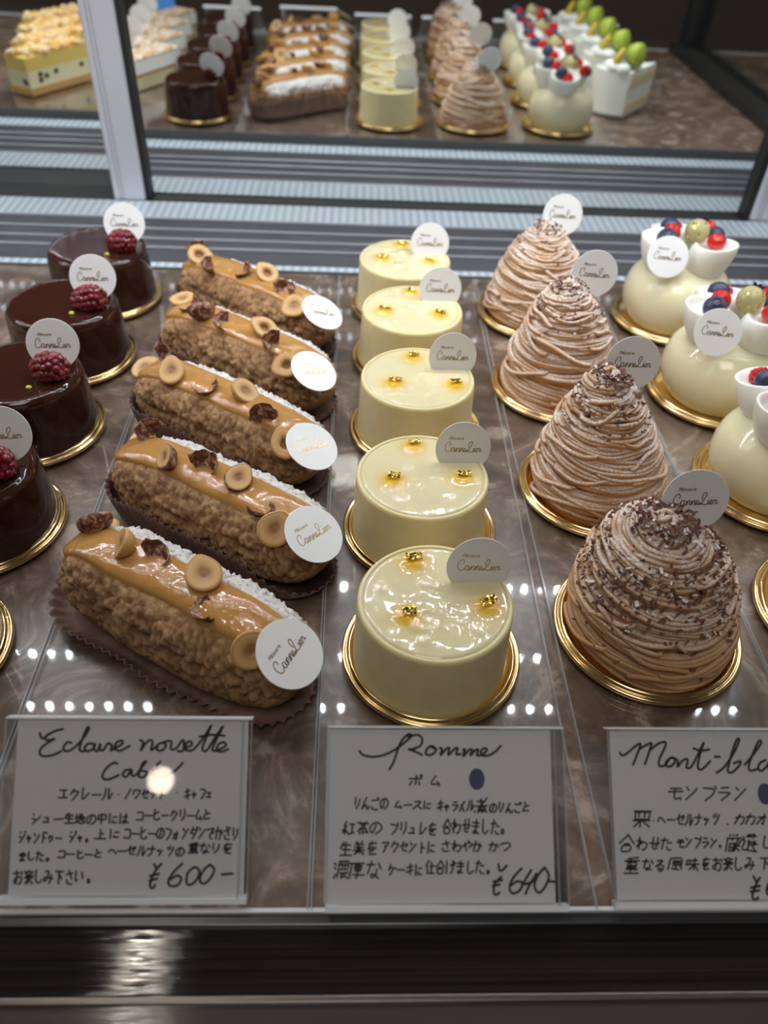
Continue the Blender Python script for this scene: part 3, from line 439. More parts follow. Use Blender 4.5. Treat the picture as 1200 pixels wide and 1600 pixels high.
for i, (x, y) in enumerate(choc_pos):
    t = thing('chocolate_cake', f'dark chocolate cake with a raspberry, {ORD5[i]} of its row', 'cake', (x, y, 0), R.uniform(-.05, .05), 'round chocolate cakes')
    if choc_body is None:
        b = mk('cake_body', *lathe([(0, 0.0016)] + prof + [(0, 0.0369)], 96), 'choc', t); choc_body = b.data
    else:
        b = bpy.data.objects.new('cake_body', choc_body); COL.objects.link(b); b.parent = t
    ra = mk('raspberry', *drupelets(i + 3), 'rasp', t); ra.scale = (1, 1, 1); ra.matrix_local = rot(1.25, 0.15, [0.9, 0.8, 1.15, 1.35, 1.0][i], (0.0185, -0.0045, 0.0420))
    pz = mk('pistachio', *ball(0.0016, 0.0013, 0.001, 8, 5), 'pist', t); pz.location = (0.0105, -0.014 - 0.002 * (i == 2), 0.0376)
    board(x, y, 0.0368, f'gold board under the chocolate cake {ORD5[i]} of its row', 'gold boards under the chocolate cakes')
    tag((x + 0.0195, y + 0.0050, 0.0500), (0.10 + .03 * i, -0.90, 0.36), (1, 0.10, -0.03), f'white tag in the chocolate cake {ORD5[i]} of its row', 'tags on the chocolate cakes')

# ------------------------------------------------------------------ eclairs
A_, B_, ZC, HZ, EA, EC = 0.0590, 0.0222, 0.0176, 0.0172, 4.2, 2.7
def spow(c, e): return math.copysign(abs(c) ** e, c)
def surf(eta, om):
    """superellipsoid: eta along the axis (-pi/2..pi/2), om round it"""
    ke = abs(math.cos(eta)) ** (2 / 2.6); se = spow(math.sin(eta), 2 / EA)
    return V((A_ * se, B_ * ke * spow(math.cos(om), 2 / EC), ZC + HZ * ke * spow(math.sin(om), 2 / EC)))
def resample(fn, a0, a1, n, fine=4000):
    P = [fn(a0 + (a1 - a0) * i / fine) for i in range(fine + 1)]; L_ = [0.0]
    for q, r in zip(P, P[1:]): L_.append(L_[-1] + math.hypot(q[0] - r[0], q[1] - r[1]))
    out = []; k = 0
    for i in range(n + 1):
        d = L_[-1] * i / n
        while k < fine and L_[k + 1] < d: k += 1
        t = (d - L_[k]) / max(1e-12, L_[min(k + 1, fine)] - L_[k]) if k < fine else 0
        out.append(a0 + (a1 - a0) * (k + t) / fine)
    return out
NU, NV = 200, 112
ETAS = resample(lambda e: (A_ * spow(math.sin(e), 2 / EA), B_ * abs(math.cos(e)) ** (2 / 2.6)), -math.pi / 2, math.pi / 2, NU)
OMS = resample(lambda o: (B_ * spow(math.cos(o), 2 / EC), HZ * spow(math.sin(o), 2 / EC)), 0, 2 * math.pi, NV)[:-1]
def eclair_body(seed, par):
    nu, nv = NU, NV; v = []; cr = []; pw = []; ba = []; off = V((seed * 3.7, seed * 1.3, seed * 2.1))
    for i in range(nu + 1):
        eta = ETAS[i]
        for j in range(nv):
            om = OMS[j]; p = surf(eta, om)
            n = V((spow(p.x / A_, 3) / A_, spow(p.y / B_, 1.6) / B_, spow((p.z - ZC) / HZ, 1.6) / HZ)).normalized()
            q = p + off; s = math.sin(om); upper = min(1, max(0, (s + 0.45) / 0.35))
            d0, pts = noise.voronoi(q * 165 + V((noise.noise(q * 90), noise.noise(q * 90 + V((5, 1, 2))), 0)) * 0.6)
            crack = max(0, 1 - (d0[1] - d0[0]) / 0.22)
            gate = 0.5 + 0.5 * noise.noise(q * 60)
            fr = noise.fractal(q * 150, 0.6, 2.1, 5); d1, _ = noise.voronoi(q * 430)
            dsp = 0.0009 * noise.noise(q * 45) + (0.25 + 0.75 * upper) * (0.0013 * fr + 0.0023 * (0.4 - d1[0]) + 0.0008 * (0.45 - d0[0])) - upper * crack * gate * 0.0016
            # a long split along the shoulder
            sh = abs(p.z - 0.0235 - 0.0030 * noise.noise(V((q.x * 40, 0, seed)))) / 0.022 if p.y < 0 else 9
            split = max(0, 1 - sh / 0.11) * max(0, min(1, 0.4 + 1.6 * noise.noise(V((q.x * 55, seed, 3)))))
            dsp -= 0.0024 * split
            top = max(0, s) if abs(p.y) < 0.014 else 0
            dsp *= (1 - 0.8 * top) * (1 if s > -0.9 else 0.1)
            p = p + n * dsp
            p.z = max(p.z, 0.0012)
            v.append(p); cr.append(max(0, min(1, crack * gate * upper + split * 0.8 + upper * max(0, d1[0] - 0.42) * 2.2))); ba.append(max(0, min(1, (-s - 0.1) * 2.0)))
            ew = abs(p.x) / A_
            edge = min(1, max(0, (p.y - 0.0085) / 0.003)) * min(1, max(0, (0.0225 - p.y + 0.003 * noise.noise(q * 120)) / 0.004)) * (1 if s > 0.2 else 0) * min(1, max(0, (0.86 - ew) / 0.12))
            pw.append(edge)
    f = []
    for i in range(nu):
        for j in range(nv):
            j2 = (j + 1) % nv; f.append((i * nv + j, i * nv + j2, (i + 1) * nv + j2, (i + 1) * nv + j))
    f.append(tuple(range(nv))); f.append(tuple(nu * nv + j for j in range(nv - 1, -1, -1)))
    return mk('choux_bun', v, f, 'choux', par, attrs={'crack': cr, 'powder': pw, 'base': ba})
def glaze_pt(al, y, h):
    ky = max(0.02, 1 - abs(y / B_) ** EC) ** (1 / EC)
    return V((A_ * ky ** .35 * spow(math.cos(al), 2 / EA), y, ZC + (HZ * ky) * spow(math.sin(al), 2 / 2.6) + h))
def eclair_glaze(seed, par):
    nu, nv = 130, 26; v = []; f = []
    als = resample(lambda a: (A_ * spow(math.cos(a), 2 / EA), HZ * spow(math.sin(a), 2 / 2.6)), math.radians(160), math.radians(8), nu)
    for i in range(nu + 1):
        u = i / nu; al = als[i]          # left end over the top to the right end
        lo = -0.0108 + 0.0016 * noise.noise(V((u * 5, seed, 0))); hi = 0.0100 + 0.0012 * noise.noise(V((u * 5, seed, 9)))
        endf = min(1, u / 0.04, (1 - u) / 0.05) ** 0.5 if 0 < u < 1 else 0.02
        mid = (lo + hi) / 2
        for j in range(nv + 1):
            t = j / nv * 2 - 1; y = mid + (hi - lo) / 2 * t * (0.45 + 0.55 * endf)
            p = glaze_pt(al, y, 0); ex = max(0, (1 - abs(t) ** 4)) ** 0.5 * min(1, endf * 1.2)
            n = V((spow(math.cos(al), 1) ** 3 * .9, y / B_ * .5, max(.15, math.sin(al)))).normalized()
            und = 0.0007 * noise.noise(V((p.x * 70, p.y * 110, seed * 5))) * (1 - t * t)
            th = -0.0012 + 0.0036 * ex + und; v.append(p + n * th)
    w_ = nv + 1
    for i in range(nu):
        for j in range(nv): f.append((i * w_ + j, (i + 1) * w_ + j, (i + 1) * w_ + j + 1, i * w_ + j + 1))
    return mk('coffee_glaze', v, f, 'caramel', par)
def top_z(x, y):
    k = max(0, 1 - abs(x / A_) ** EA) ** (1 / 2.6)
    if k <= 0.05: return ZC
    return ZC + HZ * k * max(0, 1 - abs(y / (B_ * k)) ** EC) ** (1 / EC)
def hazelnut(par, loc, n, r=0.0072, hole=False, skin=False):
    k = 10; pr = [(0, -r * 1.0)] + [(r * math.sin(a), -r * (1.0 - 0.1 * math.sin(a)) * math.cos(a)) for a in [math.pi / 2 * i / k for i in range(1, k + 1)]]
    h = mk('hazelnut', *lathe(pr + [(r * 0.97, 0.0004), (r * 0.93, 0.0005)], 32), 'skin' if skin else 'nut', par, label='half hazelnut with dark skin' if skin else None)
    d = 0.0026 if hole else 0.0004
    cp = [(r * 0.93, 0.0005), (r * 0.78, 0.0006), (r * 0.5, 0.0004), (r * 0.34, 0.0003 - d * .3), (r * 0.22, 0.0002 - d), (r * 0.08, 0.0002 - d), (0, 0.0002 - d)]
    v, f = lathe(smooth_prof(cp[:-1], 3) + [cp[-1]], 32)
    c = mk('cut_face', v, f, 'nutcut', h, attrs={'rad': [min(1, math.hypot(p[0], p[1]) / (r * .93)) for p in v]})
    q = R.uniform(0, 6); h.matrix_local = frame_n(n, loc, (math.cos(q), math.sin(q), 0.01))
    h.scale = (1.0, R.uniform(0.86, 1.0), 0.9)
    for ob in (h, c):
        for vv in ob.data.vertices:
            rad = math.hypot(vv.co.x, vv.co.y)
            if rad > 1e-6: f_ = 1 + 0.22 * max(0, vv.co.x / rad) ** 9; vv.co.x *= f_; vv.co.y *= f_
    return h
def skin_flake(par, loc, n, r=0.0062, seed=0, cover=1.15):
    rr = random.Random(seed); nu, nv = 16, 10; v = []; f = []
    for lay, dr in ((0, 0), (1, -0.00035)):
        for i in range(nu + 1):
            a = -1.5 + 3.0 * i / nu + 0.0
            for j in range(nv + 1):
                edge = 0.22 * noise.noise(V((i * .55, lay * 0, seed * 3.1))) if j == nv else 0
                b = cover * (j / nv) * (1 + edge) + 0.15
                rad = (r + dr) * (1 + 0.10 * noise.noise(V((i * .5, j * .4, seed))))
                v.append((rad * math.sin(b) * math.cos(a), rad * math.sin(b) * math.sin(a) * 0.95, -rad * math.cos(b) + r * .55))
    w_ = nv + 1; L_ = (nu + 1) * w_
    for i in range(nu):
        for j in range(nv):
            q = (i * w_ + j, (i + 1) * w_ + j, (i + 1) * w_ + j + 1, i * w_ + j + 1); f.append(q); f.append(tuple(x + L_ for x in q[::-1]))
    for i in range(nu):
        a, b = i * w_ + nv, (i + 1) * w_ + nv; f.append((a, b, b + L_, a + L_)); a, b = i * w_, (i + 1) * w_; f.append((b, a, a + L_, b + L_))
    for j in range(nv):
        a, b = j, j + 1; f.append((b, a, a + L_, b + L_)); a, b = nu * w_ + j, nu * w_ + j + 1; f.append((a, b, b + L_, a + L_))
    o = mk('hazelnut_skin', v, f, 'skin', par); q = rr.uniform(0, 6.28); o.matrix_local = frame_n(n, loc, (math.cos(q), math.sin(q), 0.01)); return o
def wrapper(par, seed, front_flat):
    """pleated paper case: an open boat round the base"""
    hl, hw = 0.0385, 0.0207; nper = 420; rows = 7; v = []; f = []
    per = []
    for i in range(nper):
        s = i / nper * (4 * hl + 2 * math.pi * hw)
        if s < 2 * hl: x, y, nx, ny = -hl + s, -hw, 0, -1
        elif s < 2 * hl + math.pi * hw:
            a = -math.pi / 2 + (s - 2 * hl) / hw; x, y, nx, ny = hl + hw * math.cos(a), hw * math.sin(a), math.cos(a), math.sin(a)
        elif s < 4 * hl + math.pi * hw: x, y, nx, ny = hl - (s - 2 * hl - math.pi * hw), hw, 0, 1
        else:
            a = math.pi / 2 + (s - 4 * hl - math.pi * hw) / hw; x, y, nx, ny = -hl + hw * math.cos(a), hw * math.sin(a), math.cos(a), math.sin(a)
        per.append((x, y, nx, ny, s))
    for k in range(rows):
        t = k / (rows - 1)
        for x, y, nx, ny, s in per:
            side = (1 + ny) / 2                                     # 0 front long side, 1 back long side
            endk = max(0, abs(x) - 0.036) / 0.03
            flare = (0.0078 if front_flat else 0.0032) * (1 - side) + 0.0028 * side
            hgt = (0.0060 * (1 - side) + 0.019 * side) if front_flat else 0.0185
            rk = min(1, max(0, (x - (0.004 if front_flat and ny < 0 else 0.030)) / 0.024)); hgt *= (1 - 0.25 * min(1, endk)) * (1 - 0.9 * rk); flare *= (1 - 0.85 * rk)
            if front_flat and side < .5: flare *= 0.85 + 0.25 * noise.noise(V((x * 30, seed, 0)))
            off = flare * (t ** 0.8) + 0.0009 * t * math.sin(s * 1500) + 0.0005 * t * noise.noise(V((s * 60, seed, 1)))
            z = 0.0008 + hgt * t ** 1.1 + 0.0007 * t * math.cos(s * 1500) + (0.0012 * t * noise.noise(V((s * 50, seed, 4))))
            v.append((x + nx * off, y + ny * off, max(0.0006, z)))
    for k in range(rows - 1):
        for i in range(nper): i2 = (i + 1) % nper; f.append((k * nper + i, k * nper + i2, (k + 1) * nper + i2, (k + 1) * nper + i))
    f.append(tuple(range(nper - 1, -1, -1)))
    o = mk('paper_case', v, f, 'paper', par); sd = o.modifiers.new('thickness', 'SOLIDIFY'); sd.thickness = 0.00018; return o
# kind: h half nut, o half nut with hollow, s half with dark skin, k skin flake; (kind, along, across, normal)
CAMN = (0.1, -0.62, 0.78)
ecl = [
 ((-0.06815, 0.196285), -31.9, [('h', -0.0555, 0.0135, (-.25, .25, .93)), ('S', -0.0515, 0.0075, (.1, -.8, .5)), ('s2', -0.0290, 0.0003, (-.75, -.1, .5)), ('k', -0.0148, 0.002, (.2, -.2, .9)), ('h', 0.0092, 0.0050, (.1, -.25, .95)), ('k', 0.0215, -0.0055, (-.3, .1, .9)), ('h', 0.0440, -0.0115, (.30, -.72, .62))], (0.0545, 0.0025), (0.43, -0.32, 0.85), 50),
 ((-0.06175, 0.25893), -31.7, [('h', -0.057, 0.011, (-.1, -.3, .95)), ('k', -0.0435, 0.0055, (.2, -.4, .8)), ('s', -0.0245, -0.0060, (-.7, -.2, .6)), ('k', -0.0061, -0.0025, (0, -.2, 1)), ('s', 0.0125, 0.0000, (.25, -.35, .9)), ('k', 0.0293, -0.0085, (.2, .2, .9)), ('h', 0.0415, -0.0140, (.25, -.62, .74))], (0.0550, 0.0), (0.40, -0.30, 0.87), 37),
 ((-0.066785, 0.32585), -34.6, [('h', -0.0585, -0.001, (-.3, -.3, .9)), ('k', -0.048, 0.001, (-.2, -.2, .9)), ('h', -0.0300, -0.0070, (-.1, -.5, .8)), ('k', -0.0096, -0.005, (0, -.3, .9)), ('h', 0.0119, 0.001, (.55, -.3, .75)), ('k', 0.0330, -0.010, (.1, -.5, .8)), ('o', 0.0490, -0.0140, (.25, -.55, .78))], (0.0610, -0.0035), (0.38, -0.28, 0.87), 31),
 ((-0.06435, 0.38945), -34.9, [('h', -0.054, 0.006, (-.2, -.1, .95)), ('k', -0.0431, -0.002, (0, -.2, .9)), ('S', -0.0265, -0.006, (0, -.5, .8)), ('k', -0.0081, -0.006, (0, -.2, .9)), ('o', 0.0142, 0.001, (.4, -.35, .8)), ('k', 0.0292, -0.007, (0, -.4, .9)), ('o', 0.0425, -0.0150, (.15, -.6, .76))], (0.0572, -0.0055), (0.40, -0.26, 0.87), 22),
 ((-0.066085, 0.45338), -36.1, [('k', -0.0535, 0.006, (-.2, -.3, .9)), ('o', -0.0440, -0.003, (.3, -.6, .7)), ('k', -0.0240, -0.010, (0, -.2, .9)), ('k', -0.0078, -0.004, (0, -.2, .9)), ('o', 0.0101, 0.002, (.1, -.5, .8)), ('k', 0.0310, -0.008, (0, -.2, .9)), ('h', 0.0440, -0.013, (.1, -.6, .76))], (0.0610, -0.003), (0.42, -0.22, 0.87), 15)]
for i, ((mx, my), deg, tops, (ts, tp), tn, tang) in enumerate(ecl):
    a = math.radians(deg); u = (math.cos(a), math.sin(a)); nn = (-u[1], u[0]); cx, cy = mx + nn[0] * 0.0085 - u[0] * 0.0028, my + nn[1] * 0.0085 - u[1] * 0.0028
    t = thing('coffee_eclair', f'coffee-glazed eclair with hazelnuts, {ORD5[i]} of the eclairs', 'eclair', (cx, cy, 0), a, 'coffee eclairs')
    eclair_body(i + 1, t); eclair_glaze(i + 1, t)
    inv = Matrix.Rotation(-a, 3, 'Z')
    for q, (k, s, p, n) in enumerate(tops):
        n = inv @ V(n).normalized(); zt = top_z(s, p) + 0.0015; loc = (s, p, zt)
        if k in 'ho': hazelnut(t, V(loc) + V((0, 0, 0.0035)) + n * 0.001, n, 0.0074, k == 'o')
        elif k == 's' or k == 's2': hazelnut(t, V(loc) + V((0, 0, 0.0042)), n, 0.0068, False, k == 's')
        elif k == 'S': hazelnut(t, V(loc) + V((0, 0, 0.0050)), inv @ V((-0.25, 0.75, 0.45)).normalized(), 0.0076, False, True)
        else: skin_flake(t, V(loc) + V((0, 0, 0.0028)), n, 0.0078, i * 10 + q, R.uniform(1.05, 1.45))
    wrapper(t, i, i == 0)
    ta = math.radians(tang); xh = rt * math.cos(ta) + up * math.sin(ta)
    zt = 0.0375
    tag((mx + u[0] * ts + nn[0] * tp, my + u[1] * ts + nn[1] * tp, zt), tn, xh, f'white tag on the eclair {ORD5[i]} of the row', 'tags on the eclairs')

# ------------------------------------------------------------------ apple mousse cakes
mo_pos = [(0.033, 0.197), (0.0322, 0.2713), (0.0342, 0.3516), (0.0348, 0.4255), (0.033, 0.4939)]
spots = [[(-0.0080, 0.0205), (-0.0111, -0.0080), (0.0195, -0.0025)], [(-0.0033, 0.0215), (-0.0138, -0.0035), (0.0181, -0.0012)], [(-0.0018, 0.0199), (-0.013, -0.0057), (0.0190, -0.0061)], [(0.0001, 0.0215), (-0.0171, -0.0026), (0.0155, -0.0053)], [(-0.0017, 0.0205), (-0.0156, -0.0009), (0.016, -0.0035)]]
chord = [(0.0502, 0.2066), (0.051, 0.2807), (0.0529, 0.3596), (0.0519, 0.4361), (0.0497, 0.5011)]
mprof = smooth_prof([(0.0312, 0.0016), (0.0312, 0.006), (0.0306, 0.020), (0.0302, 0.032), (0.0300, 0.0348), (0.0292, 0.0358), (0.0282, 0.0357), (0.0276, 0.0352), (0.02, 0.0351)], 5)
mo_mesh = None
def jelly(par, sp, seed):
    rr = random.Random(seed + 40); nr, na = 40, 110; v = [(0, 0, 0)]; hs = []; am = []
    bumps = [(rr.uniform(0, 6.28), rr.uniform(.004, .024), rr.uniform(.0022, .0036), rr.choice((-1, 1, 1))) for _ in range(11)]
    bumps = [(q * math.cos(a), q * math.sin(a), w_, s) for a, q, w_, s in bumps]
    for x, y in sp: bumps.append((x, y, 0.0046, 1.6))
    def hz(x, y):
        h = 0.00018 * noise.noise(V((x * 130, y * 130, seed)))
        for bx, by, w_, s in bumps:
            d = math.hypot(x - bx, y - by) / w_
            h += s * 0.00042 * math.exp(-d ** 4)
        return h
    def ha(x, y): return min(1, 1.25 * max(math.exp(-(math.hypot((x - bx), (y - by + 0.0010)) / 0.0056) ** 2) for bx, by in sp))
    P = [(0, 0)]; f = []
    for i in range(1, nr + 1):
        q = 0.0284 * i / nr
        for j in range(na): P.append((q * math.cos(2 * math.pi * j / na), q * math.sin(2 * math.pi * j / na)))
    for n_, (x, y) in enumerate(P):
        q = math.hypot(x, y) / 0.0284; v_ = 0.0358 + hz(x, y) * (1 if q < .9 else max(0, (1 - q) / .1)) - (0.0012 * max(0, (q - .94) / .06) ** 2)
        if n_ == 0: v[0] = (x, y, v_)
        else: v.append((x, y, v_))
        am.append(ha(x, y))
    for j in range(na): f.append((0, 1 + j, 1 + (j + 1) % na))
    for i in range(nr - 1):
        for j in range(na):
            a, b = 1 + i * na + j, 1 + i * na + (j + 1) % na; f.append((a, a + na, b + na, b))
    return mk('jelly_top', v, f, 'jelly', par, attrs={'amber': am})
def leaf(par, x, y, seed):
    rr = random.Random(seed); n = 9; v = []; f = []; w_ = rr.uniform(.0024, .0034); h_ = rr.uniform(.0014, .002)
    for i in range(n):
        for j in range(n):
            a, b = i / (n - 1) * 2 - 1, j / (n - 1) * 2 - 1; e = 1 + 0.3 * noise.noise(V((a * 2, b * 2, seed)))
            v.append((a * w_ * e, b * h_ * e, 0.0008 + 0.0011 * noise.noise(V((a * 3.1, b * 3.1, seed + 7))) + 0.0004 * noise.noise(V((a * 9, b * 9, seed)))))
    for i in range(n - 1):
        for j in range(n - 1):
            if rr.random() < .92: f.append((i * n + j, (i + 1) * n + j, (i + 1) * n + j + 1, i * n + j + 1))
    o = mk('gold_leaf', v, f, 'leaf', par, False); o.location = (x, y, 0.0366); o.rotation_euler = (0, 0, rr.uniform(-.5, .5))
    s = o.modifiers.new('thickness', 'SOLIDIFY'); s.thickness = 0.0001
for i, (x, y) in enumerate(mo_pos):
    t = thing('apple_mousse_cake', f'pale yellow mousse cake with gold leaf, {ORD5[i]} of its row', 'cake', (x, y, 0), 0, 'pale yellow mousse cakes')
    if mo_mesh is None:
        b = mk('mousse_body', *lathe([(0, 0.0016)] + mprof + [(0, 0.0351)], 96), 'mousse', t); mo_mesh = b.data
    else:
        b = bpy.data.objects.new('mousse_body', mo_mesh); COL.objects.link(b); b.parent = t
    jelly(t, spots[i], i)
    for q, (sx, sy) in enumerate(spots[i]): leaf(t, sx + 0.0008, sy + 0.0012, i * 7 + q)
    board(x + 0.001, y + 0.001, 0.0368, f'gold board under the yellow mousse cake {ORD5[i]} of its row', 'gold boards under the mousse cakes')
    n = V((0.03, -0.96, 0.24 + 0.02 * i)).normalized(); yl = (V((0, 0, 1)) - n * n.z).normalized(); c_ = V((*chord[i], 0.036)) + yl * 0.0070
    tag(c_, n, (1, -0.02, 0.0), f'white tag in the yellow mousse cake {ORD5[i]} of its row', 'tags on the mousse cakes')

# ------------------------------------------------------------------ chestnut cream cones
mb_pos = [(0.1282, 0.2125), (0.1268, 0.3055), (0.1236, 0.3990), (0.1248, 0.4905)]
mb_apex = [(-0.009, 0.002, 0.0645), (-0.008, 0.002, 0.0690), (-0.005, 0.001, 0.0670), (-0.002, 0.001, 0.0620)]
def cone_r(t, wide): return 0.0325 * max(0, 1 - t ** wide[0]) ** wide[1] + 0.0012
def strands(seed, apex, tilt, wide):
    rr = random.Random(seed); b = MB(); H_ = apex[2] - 0.003
    nb = 19
    for g in range(nb):
        g0 = ((g + 0.5) / nb) ** 1.04 * 0.95; tl = (tilt + rr.uniform(-.05, .05)) * (1 - 0.75 * g0); ta = rr.uniform(-.7, .7) + 2.4; gph = rr.uniform(0, 6.28); gt = rr.uniform(0.85, 1.35); gd = rr.uniform(-0.0012, 0.0008)
        for k in range(5):
            ph = gph + rr.uniform(-.35, .35); turns = gt * rr.uniform(.8, 1.05); n = int(34 * turns) + 6; kk = g * 5 + k; pts = []
            for i in range(n):
                s = i / (n - 1); a = ph + 2 * math.pi * turns * s
                t = g0 + (k - 2) * 0.0150 + tl * math.cos(a - ta) + (s - .5) * 0.06 + 0.017 * noise.noise(V((a * .9, kk * 3.3, seed))) + 0.016 * noise.noise(V((a * .7, g * 5.1, seed + 2)))
                t = min(0.985, max(0.0, t)); r = cone_r(t, wide) + gd - 0.00035 * (k - 2) ** 2 + 0.0008 * noise.noise(V((a * 1.3, kk * 1.7, seed + 4))) + 0.0011 * noise.noise(V((a * .8, g * 2.7, seed + 9)))
                if s < .05 or s > .95: r -= 0.002
                z = 0.0030 + H_ * t; c = t ** 1.3
                pts.append((apex[0] * c + r * math.cos(a), apex[1] * c + r * math.sin(a), max(0.0026, z + 0.0005 * math.sin(a * 5 + kk))))
            b.add(tube(pts, 0.00120, 6))
    for k in range(20):                                       # strands that stray across the others
        t0 = rr.uniform(.06, .80); a0 = rr.uniform(0, 6.28); sp = rr.uniform(.7, 1.6); sl = rr.uniform(.05, .17) * rr.choice((-1, 1)); pts = []
        for i in range(20):
            s = i / 19; a = a0 + sp * (s - .5); t = min(.97, max(.02, t0 + sl * (s - .5) + .02 * math.sin(s * 6 + k))); c = t ** 1.3
            r = cone_r(t, wide) + 0.0013 - (0.0022 if i in (0, 19) else 0)
            pts.append((apex[0] * c + r * math.cos(a), apex[1] * c + r * math.sin(a), max(.0026, .003 + H_ * t)))
        b.add(tube(pts, 0.00120, 6))
    # crown swirl
    for k in range(16):
        ph = rr.uniform(0, 6.28); pts = []; r0 = rr.uniform(.007, .0125)
        for i in range(26):
            s = i / 25; a = ph + s * 7.5; r = r0 * (1 - s) + 0.0012
            pts.append((apex[0] + r * math.cos(a), apex[1] + r * math.sin(a), apex[2] - 0.0048 - (r0 - .007) * .8 * (1 - s) + 0.0050 * s + rr.uniform(-.0004, .0004) + 0.0007 * (k % 3)))
        b.add(tube(pts, 0.00132, 6))
    return b.v, b.f
def flakes(seed, apex, wide, n, spread):
    rr = random.Random(seed); sh = MB(); sn = MB()
    for k in range(n):
        t = 1 - abs(rr.gauss(0, spread)); t = min(0.97, max(0.10, t)); a = rr.uniform(0, 6.28); r = cone_r(t, wide) * (rr.random() ** .4 if t > .85 else 1) + 0.0013; c = t ** 1.3
        p = (apex[0] * c + r * math.cos(a), apex[1] * c + r * math.sin(a), 0.003 + (apex[2] - 0.003) * t + (0.003 if t > .9 else 0.0008))
        l, w_ = rr.uniform(.0005, .0013), rr.uniform(.0003, .0007)
        mtx = rot(rr.uniform(-.8, .8), rr.uniform(-.8, .8), rr.uniform(0, 6.28), p)
        (sh if rr.random() < .90 else sn).add(box(-l, l, -w_, w_, -.00018, .00018), mtx)
    return sh, sn
for i, (x, y) in enumerate(mb_pos):
    wide = [(2.45, 0.55), (1.5, 0.70), (1.6, 0.64), (1.7, 0.62)][i]; ap = mb_apex[i]
    t = thing('chestnut_cream_cake', f'cone of brown chestnut cream strands, {ORD4[i]} of its row', 'cake', (x, y, 0), 0, 'chestnut cream cakes')
    H_ = ap[2] - 0.003; pr = [(max(0.0015, cone_r(q / 14, wide) - 0.0022), 0.0018 + H_ * q / 14 * .97) for q in range(15)]
    v, f = lathe([(0, 0.0016)] + pr + [(0, ap[2] * .985)], 48); v = [(px + ap[0] * (pz / ap[2]) ** 1.3, py + ap[1] * (pz / ap[2]) ** 1.3, pz) for px, py, pz in v]
    mk('cream_core', v, f, 'chestnut', t)
    v, f = strands(i + 11, ap, [0.10, 0.035, 0.055, 0.05][i], wide)
    du = [min(1.0, (0.12 + max(0, min(1, (q[2] / ap[2] - 0.30) / 0.3)) if i == 0 else 0.75 + 0.5 * q[2] / ap[2])) for q in v]
    mk('cream_strands', v, f, 'chestnut', t, attrs={'dust': du})
    a, b = flakes(i + 5, ap, wide, [1250, 520, 260, 110][i], [0.30, 0.14, 0.16, 0.14][i]); q = a.mk('chocolate_shavings', 'shaving', t, False); q['kind'] = 'stuff'
    q = b.mk('powdered_sugar', 'snow', t, False); q['kind'] = 'stuff'
    board(x, y, 0.0400, f'gold board under the chestnut cream cone {ORD4[i]} of its row', 'gold boards under the chestnut cakes')
    tag([(0.1322, 0.2215, 0.0672), (0.1318, 0.3165, 0.0690), (0.1340, 0.4095, 0.0690), (0.1340, 0.5010, 0.0652)][i], (-0.06, -0.95, 0.30), [(1, -.02, .10), (1, -.02, .03), (1, 0.0, -.03), (1, 0, -.03)][i], f'white tag in the chestnut cream cone {ORD4[i]} of its row', 'tags on the chestnut cakes')

# ------------------------------------------------------------------ ivory domed cakes
do_pos = [(0.2210, 0.2215), (0.2207, 0.3105), (0.2192, 0.3965), (0.2184, 0.4888)]
dprof = smooth_prof([(0.0275, 0.0016), (0.0300, 0.0045), (0.0338, 0.0120), (0.0348, 0.0205), (0.0325, 0.0300), (0.0265, 0.0375), (0.0185, 0.0415), (0.0090, 0.0422), (0.003, 0.0420)], 6)
dome_mesh = None; petal_mesh = None
def petal_geo():
    n = 40; pr = smooth_prof([(0.0022, -0.0075), (0.0070, -0.0055), (0.0102, 0.0005), (0.0112, 0.0070), (0.0106, 0.0115), (0.0098, 0.0124), (0.0088, 0.0118), (0.0074, 0.0100), (0.0050, 0.0088), (0.0015, 0.0084)], 4)
    v, f = lathe([(0, -0.0078)] + pr + [(0, 0.0084)], n)
    return [(x * 1.05, yv * 0.92, z + max(0, z) * 0.30 * (yv / 0.011)) for x, yv, z in v], f
def put(name, geo, material, par, loc, rx=0, ry=0, rz=0, **kw):
    o = mk(name, *geo, material, par, **kw); o.matrix_local = rot(rx, ry, rz, loc); return o
